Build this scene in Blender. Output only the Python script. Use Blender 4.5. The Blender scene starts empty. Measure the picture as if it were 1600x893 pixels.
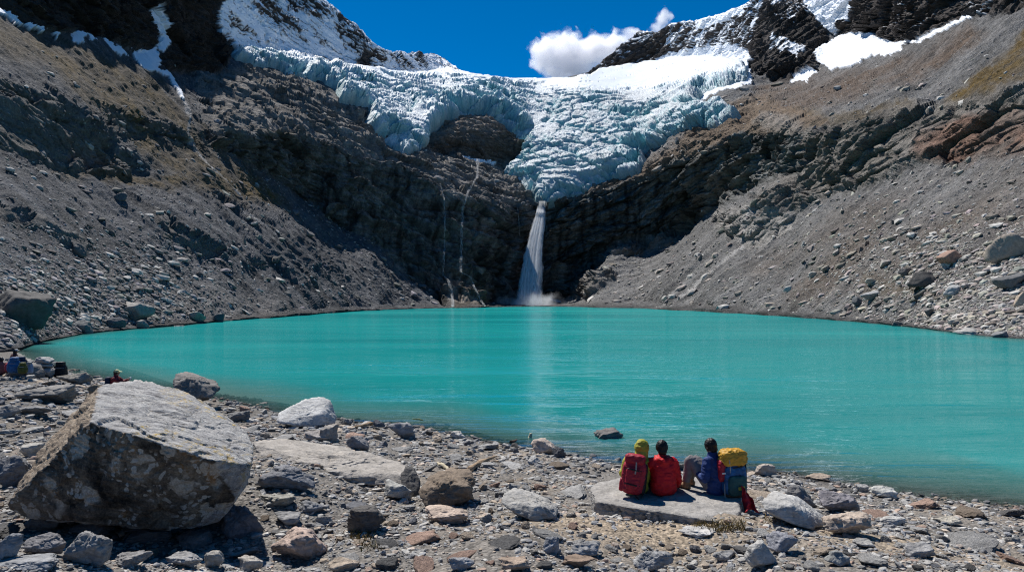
import bpy, math, random
import numpy as np
from mathutils import Vector, Matrix, Euler
SC = bpy.context.scene
COL = SC.collection
F, CX, HY, CAMZ = 1100.0, 800.0, 466.0, 4.0
rad = math.radians

# ------------------------------------------------------------------ numpy noise
_rng = np.random.RandomState(7)
_perm = np.tile(_rng.permutation(256).astype(np.int32), 3)
_g = _rng.normal(size=(256, 3)); _g /= np.linalg.norm(_g, axis=1)[:, None]
_g = _g.astype(np.float32)

def perlin(p, seed=0):
    p = np.asarray(p, np.float32) + np.float32(seed * 17.31 + 0.37)
    i = np.floor(p).astype(np.int32); f = p - i
    i &= 255
    u = f * f * f * (f * (f * 6 - 15) + 10)
    res = np.zeros(len(p), np.float32)
    for dx in (0, 1):
        wx = u[:, 0] if dx else 1 - u[:, 0]
        a = _perm[i[:, 0] + dx]
        for dy in (0, 1):
            wy = u[:, 1] if dy else 1 - u[:, 1]
            b = _perm[(a + i[:, 1] + dy) & 255]
            for dz in (0, 1):
                wz = u[:, 2] if dz else 1 - u[:, 2]
                g = _g[_perm[(b + i[:, 2] + dz) & 255]]
                d = g[:, 0] * (f[:, 0] - dx) + g[:, 1] * (f[:, 1] - dy) + g[:, 2] * (f[:, 2] - dz)
                res += wx * wy * wz * d
    return res * 1.6

def fbm(p, octv=5, gain=.5, lac=2.03, seed=0, ridged=False, cell=None, wl0=1.0):
    """sum of octaves; cell = sample spacing per point, wl0 = first wavelength: octaves finer than the mesh are faded out"""
    p = np.asarray(p, np.float32)
    s = np.zeros(len(p), np.float32); a = 1.0; fq = 1.0; tot = 0
    for o in range(octv):
        n = perlin(p * fq, seed + o)
        if ridged: n = 1 - 2 * np.abs(n) * 1.2
        if cell is not None:
            n = n * np.clip((wl0 / fq / cell - 1.6) / 2, 0, 1)
        s += a * n; tot += a; a *= gain; fq *= lac
    return s / tot

def worley(p, seed=0):
    p = np.asarray(p, np.float32)
    i = np.floor(p).astype(np.int32); f = p - i
    d1 = np.full(len(p), 9., np.float32); d2 = d1.copy(); idc = np.zeros(len(p), np.float32)
    for dx in (-1, 0, 1):
        for dy in (-1, 0, 1):
            for dz in (-1, 0, 1):
                h = _perm[(_perm[(_perm[(i[:, 0] + dx + seed) & 255] + i[:, 1] + dy) & 255] + i[:, 2] + dz) & 255]
                o = _g[h] * .5 + .5
                d = (dx + o[:, 0] - f[:, 0]) ** 2 + (dy + o[:, 1] - f[:, 1]) ** 2 + (dz + o[:, 2] - f[:, 2]) ** 2
                m = d < d1
                d2 = np.where(m, d1, np.minimum(d2, d)); idc = np.where(m, h / 255., idc); d1 = np.where(m, d, d1)
    return np.sqrt(d1), np.sqrt(d2), idc

def facets(p, seed=0):
    """broken-rock relief: every cell is a flat face with its own tilt; returns tilt, step, distance to the crack"""
    p = np.asarray(p, np.float32)
    i = np.floor(p).astype(np.int32); f = p - i
    n = len(p); d1 = np.full(n, 9., np.float32); d2 = d1.copy(); til = np.zeros(n, np.float32); idc = til.copy()
    for dx in (-1, 0, 1):
        for dy in (-1, 0, 1):
            for dz in (-1, 0, 1):
                h = _perm[(_perm[(_perm[(i[:, 0] + dx + seed) & 255] + i[:, 1] + dy) & 255] + i[:, 2] + dz) & 255]
                o = _g[h] * .45 + .5
                vx, vy, vz = dx + o[:, 0] - f[:, 0], dy + o[:, 1] - f[:, 1], dz + o[:, 2] - f[:, 2]
                d = vx * vx + vy * vy + vz * vz; m = d < d1
                g = _g[(h + 91) & 255]; t = vx * g[:, 0] + vy * g[:, 1] + vz * g[:, 2]
                d2 = np.where(m, d1, np.minimum(d2, d)); til = np.where(m, t, til); idc = np.where(m, ((h * 37) & 255) / 255., idc); d1 = np.where(m, d, d1)
    return til, idc - .5, np.sqrt(d2) - np.sqrt(d1)

def smooth(a, b, x):
    t = np.clip((x - a) / (b - a), 0, 1); return t * t * (3 - 2 * t)

def sdist(px, py, poly):
    """signed distance (photo px) to a polygon, positive inside; far outside points just get -99"""
    poly = np.array(poly, float); out = np.full(px.shape, -99.0, np.float32)
    m = 45
    sel = (px > poly[:, 0].min() - m) & (px < poly[:, 0].max() + m) & (py > poly[:, 1].min() - m) & (py < poly[:, 1].max() + m)
    x = px[sel]; y = py[sel]
    ins = np.zeros(x.shape, bool); dd = np.full(x.shape, 1e9)
    for k in range(len(poly)):
        x0, y0 = poly[k]; x1, y1 = poly[(k + 1) % len(poly)]
        if y0 != y1:
            c = ((y0 > y) != (y1 > y)) & (x < (x1 - x0) * (y - y0) / (y1 - y0) + x0)
            ins ^= c
        ex, ey = x1 - x0, y1 - y0
        t = np.clip(((x - x0) * ex + (y - y0) * ey) / max(ex * ex + ey * ey, 1e-9), 0, 1)
        dd = np.minimum(dd, (x - x0 - t * ex) ** 2 + (y - y0 - t * ey) ** 2)
    d = np.sqrt(dd); out[sel] = np.where(ins, d, -d)
    return out

def linedist(px, py, line):
    line = np.array(line, float); dd = np.full(px.shape, 1e9)
    for k in range(len(line) - 1):
        (x0, y0), (x1, y1) = line[k], line[k + 1]
        ex, ey = x1 - x0, y1 - y0
        t = np.clip(((px - x0) * ex + (py - y0) * ey) / max(ex * ex + ey * ey, 1e-9), 0, 1)
        dd = np.minimum(dd, (px - x0 - t * ex) ** 2 + (py - y0 - t * ey) ** 2)
    return np.sqrt(dd)

# ------------------------------------------------------------------ mesh helpers
def mesh_np(name, V, faces, mat=None, smooth_sh=False, attrs=None, mat_idx=None):
    me = bpy.data.meshes.new(name)
    V = np.ascontiguousarray(V, np.float32); faces = np.ascontiguousarray(faces, np.int32)
    n, k = faces.shape
    me.vertices.add(len(V)); me.vertices.foreach_set('co', V.ravel())
    me.loops.add(n * k); me.loops.foreach_set('vertex_index', faces.ravel())
    me.polygons.add(n); me.polygons.foreach_set('loop_start', np.arange(0, n * k, k, dtype=np.int32))
    try: me.polygons.foreach_set('loop_total', np.full(n, k, np.int32))
    except Exception: pass
    me.update(calc_edges=True)
    me.polygons.foreach_set('use_smooth', np.full(n, smooth_sh, bool))
    for an, av in (attrs or {}).items():
        av = np.asarray(av, np.float32)
        if av.ndim == 1:
            me.attributes.new(an, 'FLOAT', 'POINT').data.foreach_set('value', av)
        else:
            if av.shape[1] == 3: av = np.concatenate([av, np.ones((len(av), 1), np.float32)], 1)
            me.attributes.new(an, 'FLOAT_COLOR', 'POINT').data.foreach_set('color', np.ascontiguousarray(av).ravel())
    if mat: me.materials.append(mat)
    me.validate(); me.update()
    return me

def link(name, me, parent=None, loc=None):
    o = bpy.data.objects.new(name, me); COL.objects.link(o)
    if parent is not None: o.parent = parent
    if loc is not None: o.location = loc
    return o

def tag(o, label=None, cat=None, group=None, kind=None):
    if label: o['label'] = label
    if cat: o['category'] = cat
    if group: o['group'] = group
    if kind: o['kind'] = kind
    return o

def grid_faces(nr, nc, keep=None):
    i = np.arange(nr * nc).reshape(nr, nc)
    q = np.stack([i[:-1, :-1], i[1:, :-1], i[1:, 1:], i[:-1, 1:]], -1).reshape(-1, 4)
    if keep is not None: q = q[keep[q].all(1)]
    return q

def compact(V, q, attrs):
    used = np.zeros(len(V), bool); used[q.ravel()] = True
    m = np.cumsum(used) - 1
    return V[used], m[q], {k: a[used] for k, a in attrs.items()}

def W(px, py, Y):
    return ((px - CX) / F * Y, Y, CAMZ + (HY - py) / F * Y)

# ------------------------------------------------------------------ materials
class NT:
    def __init__(s, name):
        s.m = bpy.data.materials.new(name); s.m.use_nodes = True
        s.t = s.m.node_tree; s.t.nodes.clear()
        s.out = s.n('ShaderNodeOutputMaterial')
    def n(s, typ, **kw):
        nd = s.t.nodes.new(typ)
        for k, v in kw.items():
            if k.startswith('i_'):
                nm = k[2:]; nm = int(nm) if nm.isdigit() else nm.replace('_', ' ')
                nd.inputs[nm].default_value = v
            else: setattr(nd, k, v)
        return nd
    def l(s, a, b): s.t.links.new(a, b)
    def math(s, op, a, b=None, c=None, clamp=False):
        nd = s.n('ShaderNodeMath', operation=op, use_clamp=clamp)
        for i, v in enumerate((a, b, c)):
            if v is None: continue
            if hasattr(v, 'links'): s.l(v, nd.inputs[i])
            else: nd.inputs[i].default_value = v
        return nd.outputs[0]
    def mix(s, fac, a, b, typ='MIX'):
        nd = s.n('ShaderNodeMix', data_type='RGBA', blend_type=typ)
        for v, sk in ((fac, nd.inputs[0]), (a, nd.inputs[6]), (b, nd.inputs[7])):
            if hasattr(v, 'links'): s.l(v, sk)
            elif isinstance(v, (int, float)): sk.default_value = v
            else: sk.default_value = (*v[:3], 1)
        return nd.outputs[2]
    def noise(s, vec, scale, detail=4, rough=.55, dist=0.0):
        nd = s.n('ShaderNodeTexNoise', i_Scale=scale, i_Detail=detail, i_Roughness=rough, i_Distortion=dist)
        if vec is not None: s.l(vec, nd.inputs['Vector'])
        return nd.outputs['Fac']
    def ramp(s, fac, stops):
        nd = s.n('ShaderNodeValToRGB'); cr = nd.color_ramp
        while len(cr.elements) > 1: cr.elements.remove(cr.elements[-1])
        for i, (p, c) in enumerate(stops):
            e = cr.elements[0] if i == 0 else cr.elements.new(p)
            e.position = p; e.color = (*c, 1) if not isinstance(c, (int, float)) else (c, c, c, 1)
        s.l(fac, nd.inputs[0]); return nd.outputs[0]
    def maprange(s, v, a, b, c=0.0, d=1.0):
        nd = s.n('ShaderNodeMapRange'); s.l(v, nd.inputs[0])
        for i, x in enumerate((a, b, c, d)): nd.inputs[i + 1].default_value = x
        return nd.outputs[0]
    def bump(s, h, strength, dist, normal=None):
        nd = s.n('ShaderNodeBump', i_Strength=strength, i_Distance=dist); s.l(h, nd.inputs['Height'])
        if normal is not None: s.l(normal, nd.inputs['Normal'])
        return nd.outputs[0]
    def attr(s, name, out='Color'):
        return s.n('ShaderNodeAttribute', attribute_name=name).outputs[out]
    def pos(s): return s.n('ShaderNodeNewGeometry').outputs['Position']
    def obj(s): return s.n('ShaderNodeTexCoord').outputs['Object']
    def mapping(s, v, scale=(1, 1, 1), rot=(0, 0, 0)):
        nd = s.n('ShaderNodeMapping'); s.l(v, nd.inputs[0])
        nd.inputs['Scale'].default_value = scale; nd.inputs['Rotation'].default_value = rot
        return nd.outputs[0]
    def bsdf(s, color, rough=.9, normal=None, spec=.2, **kw):
        b = s.n('ShaderNodeBsdfPrincipled')
        if hasattr(color, 'links'): s.l(color, b.inputs['Base Color'])
        else: b.inputs['Base Color'].default_value = (*color, 1)
        if hasattr(rough, 'links'): s.l(rough, b.inputs['Roughness'])
        else: b.inputs['Roughness'].default_value = rough
        b.inputs['Specular IOR Level'].default_value = spec
        if normal is not None: s.l(normal, b.inputs['Normal'])
        for k, v in kw.items():
            sk = b.inputs[k.replace('_', ' ')]
            if hasattr(v, 'links'): s.l(v, sk)
            else: sk.default_value = v
        return b.outputs[0]
    def done(s, sh, vol=False):
        s.l(sh, s.out.inputs['Volume' if vol else 'Surface']); return s.m
# ------------------------------------------------------------------ far shore, skyline (photo px, distances follow from the lake level)
SHORE = np.array([(-240,572),(0,550),(30,546),(60,534),(130,520),(200,513),(270,508),(360,499),(450,493),(520,487),(600,482),(700,479.5),(760,478),(830,477),(900,477.5),(1000,480),(1100,485),(1170,489),(1260,495),(1350,502),(1430,510),(1500,519),(1560,525),(1600,527),(1700,535),(1840,548)], float)
SKYL = np.array([(-240,-180),(200,-180),(330,-150),(420,-90),(470,-32),(505,0),(535,24),(559,42),(579,64),(595,77),(609,82),(639,84),(683,87),(696,96),(720,112),(727,114),(760,119),(800,123),(850,123.5),(880,122),(921,114),(944,93),(978,66),(1001,50),(1032,51),(1048,38),(1085,34),(1102,30),(1136,20),(1179,2),(1200,-14),(1235,-50),(1300,-58),(1500,-120),(1840,-180)], float)
def shore_py(px): return np.interp(px, SHORE[:, 0], SHORE[:, 1])
def sky_py(px): return np.interp(px, SKYL[:, 0], SKYL[:, 1])

GLACIER = [(360,82),(367,96),(401,106),(431,109),(451,121),(481,126),(505,129),(522,144),(525,165),(548,168),(572,175),(574,183),(567,201),(589,215),(602,223),(614,235),(636,247),(656,240),(669,228),(671,212),(688,196),(719,180),(750,178),(782,193),(807,212),(819,230),(812,246),(788,261),(786,272),(811,286),(831,306),(840,317),(850,320),(862,319),(889,306),(912,301),(943,288),(979,275),(997,270),(1008,254),(1006,239),(1024,228),(1041,219),(1068,210),(1095,201),(1122,203),(1140,190),(1160,183),(1149,174),(1122,165),(1091,161),(1104,147),(1136,138),(1167,125),(1171,118),(1165,104),(1110,96),(1060,98),(1000,108),(925,119),(880,121),(850,122.5),(800,122.5),(760,118),(727,113),(640,122),(560,112),(480,98),(400,80),(372,74)]
# (polygon, slope in degrees, downhill heading in degrees: 0 towards the viewer, 90 to the right, -90 to the left)
REG = [
 ('left', [(-240,-180),(700,-180),(700,560),(-240,560)], 34, 70),
 ('right', [(820,-180),(1840,-180),(1840,560),(820,560)], 34, -66),
 ('lscree', [(-240,300),(0,270),(440,325),(545,405),(560,500),(-240,580)], 32, 84),
 ('ltip', [(545,380),(720,460),(720,500),(545,500)], 33, 68),
 ('rscree', [(1000,400),(1250,300),(1840,260),(1840,580),(1000,500)], 32, -82),
 ('rtip', [(860,440),(1000,380),(1000,500),(860,500)], 33, -66),
 ('slabs', [(300,120),(450,105),(560,180),(700,250),(840,250),(840,330),(690,330),(640,265),(560,240),(450,205),(330,205)], 38, 52),     # slabs under the ice
 ('ramp', [(840,320),(1000,260),(1090,200),(1180,150),(1300,190),(1260,205),(1100,240),(1000,282),(900,312)], 36, -58),
 ('hump', [(300,130),(400,120),(470,190),(440,205),(330,205),(300,170)], 32, 60),
 # cliffs
 ('cliffl', [(318,205),(400,205),(470,212),(560,240),(640,265),(690,292),(692,318),(740,322),(830,322),(832,478),(700,478),(640,432),(560,372),(500,322),(420,275),(335,228)], 67, 42),
 ('cliffr', [(846,322),(880,312),(950,296),(1000,281),(1060,250),(1130,226),(1230,205),(1262,208),(1250,272),(1180,300),(1100,345),(1060,370),(960,382),(930,430),(890,466),(846,478)], 65, -45),
 ('fall', [(822,320),(850,320),(852,478),(818,478)], 63, 0),
 ('wallL', [(-240,-180),(255,-180),(250,75),(225,80),(195,82),(180,72),(150,62),(120,50),(95,55),(60,52),(0,20),(-240,-90)], 66, 66),
 ('wallL2', [(250,-180),(335,-150),(345,40),(360,80),(355,110),(330,118),(280,118),(250,105),(243,90),(262,70),(252,45)], 66, 50),
 ('bands', [(-240,40),(0,115),(60,140),(150,190),(190,225),(230,270),(170,275),(100,265),(50,255),(0,240),(-240,170)], 66, 58),
 ('bandA', [(165,165),(215,190),(228,215),(200,217),(175,192)], 70, 35),
 ('bandB', [(215,187),(250,190),(290,205),(305,232),(270,222),(230,207)], 70, 30),
 ('scarp', [(240,350),(262,350),(300,370),(348,402),(330,408),(290,402),(255,377)], 64, 40),
 ('scarpB', [(385,398),(420,412),(415,420),(392,412)], 62, 30),
 ('scarpC', [(0,320),(60,340),(130,380),(136,400),(110,392),(60,360),(0,345)], 58, 40),
 # left snow peak
 ('peakL', [(335,-180),(420,-90),(505,0),(560,42),(597,77),(690,90),(722,112),(640,122),(560,112),(480,98),(400,80),(365,75),(345,40)], 47, 34),
 ('peakLrock', [(515,20),(560,42),(580,66),(592,80),(570,112),(540,108),(545,70),(530,45)], 58, -10),
 ('peakLband', [(470,94),(500,92),(535,104),(540,112),(500,104)], 66, 0),
 # right mountains
 ('peakR', [(921,114),(944,93),(978,66),(1001,50),(1032,51),(1048,38),(1085,34),(1179,2),(1215,-40),(1190,60),(1172,100),(1060,98),(1000,108),(935,121)], 50, -8),
 ('peakRrock', [(921,116),(945,96),(980,67),(1005,51),(1035,53),(1055,70),(1030,95),(1000,104),(960,117),(935,121)], 58, 0),
 ('pyr', [(1179,2),(1235,-60),(1250,-60),(1262,15),(1275,30),(1296,50),(1280,95),(1283,112),(1240,135),(1205,125),(1185,110),(1178,60)], 58, -40),
 ('pyrdark', [(1205,10),(1255,5),(1270,40),(1290,60),(1278,100),(1284,112),(1240,133),(1220,110),(1212,60)], 68, 10),
 ('wallR', [(1250,-60),(1500,-120),(1840,-180),(1840,-60),(1600,10),(1520,26),(1440,66),(1395,66),(1340,54),(1304,58),(1262,15)], 60, -50),
 ('fan', [(1245,-50),(1355,-60),(1340,25),(1310,50),(1304,58),(1296,50),(1275,30),(1262,15)], 48, -10),
 ('bowl', [(1275,78),(1300,60),(1340,55),(1370,60),(1395,68),(1417,65),(1410,85),(1390,92),(1360,90),(1345,98),(1300,112),(1283,104)], 30, -12),
 ('earthR', [(1180,140),(1300,112),(1410,95),(1460,170),(1420,180),(1340,190),(1250,196),(1180,190)], 25, -58),
 # right crags
 ('cragR', [(1258,210),(1330,195),(1420,172),(1480,162),(1600,132),(1840,60),(1840,250),(1600,238),(1500,262),(1450,252),(1390,282),(1300,302),(1250,332),(1190,342),(1180,310),(1250,268)], 52, -58),
 ('cragRed', [(1440,178),(1500,165),(1600,150),(1600,200),(1520,230),(1470,228)], 66, -40),
 ('paleR', [(1130,335),(1180,322),(1242,335),(1232,368),(1175,388),(1150,372)], 52, -30),
 ('knob', [(940,372),(1000,368),(1060,366),(1050,384),(1000,396),(955,400)], 55, -20),
 ('knobB', [(888,466),(905,440),(950,424),(960,432),(930,460),(900,474)], 45, -10),
 ('talus', [(712,452),(735,440),(770,455),(795,474),(790,480),(710,480)], 48, 10),
 # ice
 ('ice', GLACIER, 30, 0),
 ('iceL', [(350,60),(600,110),(610,190),(540,180),(350,110)], 32, 46),
 ('iceR', [(1000,100),(1180,90),(1180,210),(1020,240)], 32, -46),
 ('snowfield', [(372,74),(400,82),(480,100),(560,118),(640,126),(727,126),(800,134),(900,150),(1000,160),(1090,160),(1165,122),(1165,100),(1060,95),(1000,104),(925,114),(850,120),(760,115),(640,118),(560,108),(480,94)], 23, 0),
 # the rock island in the ice
 ('nunatak', [(670,212),(688,196),(719,180),(750,178),(782,193),(807,212),(820,230),(812,246),(764,252),(724,245),(674,232)], 42, 5),
 ('nunatakF', [(672,222),(700,225),(760,222),(818,232),(812,246),(764,252),(724,245),(674,234)], 76, 0),
]
RG = {r[0]: r[1] for r in REG}

def blur(a, r):
    k = np.exp(-0.5 * (np.arange(-3 * r, 3 * r + 1) / r) ** 2); k /= k.sum(); h = 3 * r
    for ax in (0, 1):
        b = np.pad(a, [(h, h) if i == ax else (0, 0) for i in (0, 1)], mode='edge')
        a = sum(k[j] * (b[j:j + a.shape[0]] if ax == 0 else b[:, j:j + a.shape[1]]) for j in range(2 * h + 1))
    return a

GX0, GX1, GY0, GY1 = -240, 1840, -184, 576
def solve_depth():
    """distance of the valley sides: integrates the slopes above from the water's edge upwards"""
    u = None
    for st in (16, 8, 4):
        xs = np.arange(GX0, GX1 + 1, st, float); ys = np.arange(GY0, GY1 + 1, st, float)
        X, Yp = np.meshgrid(xs, ys)
        nx = np.zeros(X.shape); ny = nx.copy(); nz = nx + 1
        for _, poly, th, ph in REG:
            m = sdist(X, Yp, poly) > 0
            t, p = rad(th), rad(ph)
            nx[m] = math.sin(t) * math.sin(p); ny[m] = -math.sin(t) * math.cos(p); nz[m] = math.cos(t)
        r = max(1, 4 // st)
        nx, ny, nz = (blur(c, r) for c in (nx, ny, nz))
        a = (X - CX) / F; k = (HY - Yp) / F
        q = np.minimum(nx * a + ny + nz * k, -0.11)
        gx = -nx / q / F * st; gy = nz / q / F * st
        gx = np.clip((gx[:, 1:] + gx[:, :-1]) / 2, -.3, .3); gy = (gy[1:] + gy[:-1]) / 2
        wx = .3 + 0 * gx; wy = 1.0 + 0 * gy
        sh = shore_py(X)
        fix = Yp >= sh - st * .5
        uf = np.log(CAMZ * F / (np.maximum(Yp, sh) - HY))
        lowb = np.interp(X, [860, 890, 930, 960, 1060, 1100, 1180, 1250], [474, 462, 426, 378, 364, 339, 294, 266])
        back = (sdist(X, Yp, RG['cliffr']) > 0) & (Yp > lowb - 26) & (Yp < lowb + 4) & (X > 866) & (X < 1200)
        uf = np.where(back, np.log(np.interp(X, [860, 900, 1000, 1060, 1120, 1200], [402, 420, 428, 415, 370, 300])), uf); fix = fix | back
        cut = sdist(X, Yp, RG['cliffl']) > 0; cut |= sdist(X, Yp, RG['cliffr']) > 0
        cut = cut & (Yp > np.interp(X, [330, 440, 700, 1250], [900, 280, 322, 240]))
        # the cliffs stand back behind the crests of the scree: no tie across that edge
        scr = (~cut) & (Yp > np.interp(X, [330, 435, 470, 560, 640, 695, 696, 884, 885, 930, 960, 1060, 1100, 1180, 1250, 1260], [900, 285, 305, 360, 420, 470, 900, 900, 462, 425, 376, 362, 338, 292, 264, 900]))
        wx = np.where((cut[:, 1:] & scr[:, :-1]) | (scr[:, 1:] & cut[:, :-1]), 1e-4, wx)
        wy = np.where((cut[1:] & scr[:-1]) | (scr[1:] & cut[:-1]), 1e-4, wy)
        if u is None:
            v = np.log(CAMZ * F / (shore_py(X) - HY)) + (sh - Yp) / 500.
        else:
            v = np.repeat(np.repeat(u, 2, 0), 2, 1)[:X.shape[0], :X.shape[1]]
            v = blur(v, 1)
        v = np.where(fix, uf, v)
        free = ~fix
        def A(z):
            o = np.zeros_like(z)
            d = wx * (z[:, 1:] - z[:, :-1]); o[:, 1:] += d; o[:, :-1] -= d
            d = wy * (z[1:] - z[:-1]); o[1:] += d; o[:-1] -= d
            return o * free
        b = np.zeros_like(v)
        d = wx * gx; b[:, 1:] += d; b[:, :-1] -= d
        d = wy * gy; b[1:] += d; b[:-1] -= d
        diag = np.zeros_like(v)
        diag[:, 1:] += wx; diag[:, :-1] += wx; diag[1:] += wy; diag[:-1] += wy
        res = (b * free) - A(v)
        z = res / diag; pdir = z.copy(); rz = (res * z).sum()
        for it in range({16: 900, 8: 700, 4: 500}[st]):
            Ap = A(pdir); al = rz / max((pdir * Ap).sum(), 1e-30)
            v += al * pdir; res -= al * Ap
            z = res / diag; rn = (res * z).sum()
            if rn < 1e-9: break
            pdir = z + rn / rz * pdir; rz = rn
        u = v
    return u
U4 = solve_depth()
def bil(g, px, py, st=4):
    x = np.clip((px - GX0) / st, 0, g.shape[1] - 1.001); y = np.clip((py - GY0) / st, 0, g.shape[0] - 1.001)
    i = x.astype(int); j = y.astype(int); fx = x - i; fy = y - j
    return (g[j, i] * (1 - fx) + g[j, i + 1] * fx) * (1 - fy) + (g[j + 1, i] * (1 - fx) + g[j + 1, i + 1] * fx) * fy
U4s = blur(U4, 1)
def far_depth(px, py): return np.exp(bil(U4s, px, py))

def grid_normals(P, nr, nc):
    G = P.reshape(nr, nc, 3)
    du = np.gradient(G, axis=1); dv = np.gradient(G, axis=0)
    n = np.cross(dv, du); n /= np.linalg.norm(n, axis=2)[..., None] + 1e-9
    n = n.reshape(-1, 3)
    # towards the viewer
    s = np.sign(-(n * (P - np.array([0, 0, CAMZ]))).sum(1)); return n * s[:, None]

class Paint:
    """surface kinds traced over the hillsides; edges are frayed with noise"""
    def __init__(s, px, py, wob):
        s.px, s.py, s.wx, s.wy = px, py, px + wob[0], py + wob[1]
    def m(s, poly, soft=4.0):
        return smooth(-soft, soft, sdist(s.wx, s.wy, poly))
    def line(s, pts, w):
        return smooth(w, w * .45, linedist(s.px + (s.wx - s.px) * .4, s.py + (s.wy - s.py) * .4, pts))
# ------------------------------------------------------------------ valley sides, cliffs and peaks as one sheet
TERR = {}
def build_far():
    nc, nr = 1301, 450
    xs = np.linspace(-240, 1840, nc)
    t = np.linspace(0, 1, nr)
    sk, sh = sky_py(xs), shore_py(xs)
    # ragged skyline
    pr = np.stack([xs * .05, xs * 0, xs * 0], 1)
    rag = np.where((xs > 505) & (xs < 722), 4, np.where((xs > 930) & (xs < 1300), 4, .6))
    sk = sk + rag * (fbm(pr, 4, .6, seed=3) + .25 * fbm(pr * 6, 2, seed=9))
    px = np.tile(xs, (nr, 1)); py = sk[None] + t[:, None] * (sh - sk)[None]
    px = px.ravel(); py = py.ravel()
    Y = far_depth(px, py)
    P = np.stack(W(px, py, Y), 1)
    N = grid_normals(P, nr, nc)
    cell = Y * 1.7 / F
    # masks use positions frayed by noise
    s1 = np.stack([px * .022, py * .03, px * 0], 1); s2 = s1 * 4.1
    wob = (9 * perlin(s1, 1) + 4.5 * perlin(s2, 2) + 2 * perlin(s2 * 3.3, 3), 7 * perlin(s1, 4) + 4 * perlin(s2, 5) + 2 * perlin(s2 * 3.1, 6))
    pt = Paint(px, py, wob); m = pt.m
    mx = np.maximum
    cliff_l = m(RG['cliffl'], 5); cliff_r = m(RG['cliffr'], 5); fall = m(RG['fall'], 2)
    bands = mx(m(RG['bands'], 8), mx(m(RG['bandA']), m(RG['bandB'])))
    small = mx(m(RG['scarp'], 3), mx(m(RG['scarpB'], 3), m(RG['scarpC'], 6)))
    darkwall = mx(m(RG['wallL']), m(RG['wallL2']))
    crag_r = m(RG['cragR'], 8); crag_red = m([(1430,215),(1500,185),(1600,165),(1840,120),(1840,240),(1600,236),(1520,258),(1440,245)], 14)
    pale_r = m([(1110,340),(1180,320),(1250,332),(1240,368),(1180,392),(1140,378)], 7)
    knob = mx(m(RG['knob'], 4), m(RG['knobB'], 4)); talus = m(RG['talus'], 4)
    peak_l = m([(330,-180),(420,-90),(505,-10),(560,35),(597,70),(690,86),(727,110),(700,128),(560,112),(480,98),(400,80),(352,80),(345,40)], 3)
    peak_r = m([(905,122),(944,85),(978,58),(1001,44),(1048,32),(1085,28),(1179,-4),(1215,-60),(1250,-60),(1290,50),(1283,112),(1240,135),(1205,128),(1172,112),(1090,100),(1000,108)], 3)
    wall_r = m(RG['wallR'], 5)
    nunatak = m([(668,212),(688,194),(719,176),(750,174),(784,190),(809,210),(824,230),(814,250),(764,256),(724,250),(670,236)], 3)
    slabs = mx(m(RG['slabs'], 10), m([(650,240),(840,250),(845,325),(690,325),(655,275)], 8))
    ramp = m(RG['ramp'], 9)
    icebed = m(GLACIER, 6)
    cl = np.clip
    rock = cl(mx.reduce([cliff_l, cliff_r, fall, bands * .8, small * .7, darkwall, crag_r, pale_r * .6, knob, talus * .5, peak_l * .9, peak_r * .95, wall_r, nunatak, slabs * .75, ramp * .55]), 0, 1)
    rock = rock * (1 - .85 * m([(1175,140),(1300,112),(1420,95),(1460,160),(1400,175),(1300,186),(1230,186),(1180,178)], 6))
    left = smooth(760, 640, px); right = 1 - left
    # ---- displacement: strata and crags on rock, gullies on scree
    lay = np.stack([P[:, 0] * .35 + P[:, 2] * .25, P[:, 1] * .35, P[:, 2] * 1.25 + P[:, 0] * np.where(px < 800, .45, -.5)], 1)
    c1 = fbm(P / 42., 6, .58, seed=11, ridged=True, cell=cell, wl0=42)
    c2 = fbm(lay / 11., 5, .6, seed=21, ridged=True, cell=cell, wl0=8)
    c3 = fbm(P / 9., 4, .55, seed=31, cell=cell, wl0=9)
    wc1, wc2, _ = worley(P / 16. + .35 * perlin(P / 7., 40)[:, None], 5)
    blk = cl(wc2 - wc1, 0, .5)
    sc = cl(Y / 300., .35, 1.35)
    dip = np.where(px < 800, .38, -.42) * (P[:, 0]) + .12 * P[:, 1]
    lv = (P[:, 2] + dip) / 6.5 + 1.1 * fbm(P / 28., 4, .55, seed=41); saw = lv - np.floor(lv)
    led = smooth(0, .22, saw) * (1 - saw) ** .8
    lv2 = (P[:, 2] + dip) / 2.4 + 1.3 * fbm(P / 9., 3, .55, seed=44); saw2 = lv2 - np.floor(lv2)
    led2 = smooth(0, .25, saw2) * (1 - saw2)
    nh = mx.reduce([nunatak, .5 * slabs, .3 * ramp])
    bed = np.stack([P[:, 0] * .62, P[:, 1] * .62, (P[:, 2] + dip) * 2.0], 1) + 2.0 * np.stack([perlin(P / 9., 46), perlin(P / 9., 47), perlin(P / 9., 48)], 1)
    ii = np.where(rock > .03)[0]; d_f = np.zeros(len(P), np.float32); crack = np.zeros(len(P), np.float32)
    for wl, am, sd_ in ((26., 4.0, 1), (11., 2.2, 2), (4.6, 1.15, 3)):
        tl, st_, ed = facets(bed[ii] / wl, sd_)
        fade = cl((wl / cell[ii] - 2) / 3, 0, 1)
        d_f[ii] += am * (1.25 * tl + .55 * st_) * fade - .35 * am * smooth(.10, 0, ed) * fade
        crack[ii] = np.maximum(crack[ii], smooth(.09, 0, ed) * (.5 if wl > 6 else .35))
    d_rock = sc * ((1.6 * c1) * (1 - .6 * nh) + d_f * (1 - .55 * nh) + 1.5 * c2 + .9 * c3 + (2.6 * (led - .4) + 1.1 * (led2 - .3)) * np.clip(.6 + 1.4 * c3, .1, 1.4))
    # gullies follow the fall line
    def gully(ph):
        c, s = math.cos(rad(ph)), math.sin(rad(ph))
        cc = P[:, 0] * c + P[:, 1] * s; dn = P[:, 0] * s - P[:, 1] * c
        return np.stack([cc, dn * .09, P[:, 2] * .09], 1)
    gp = np.where((px < 800)[:, None], gully(80), gully(-80))
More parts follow.
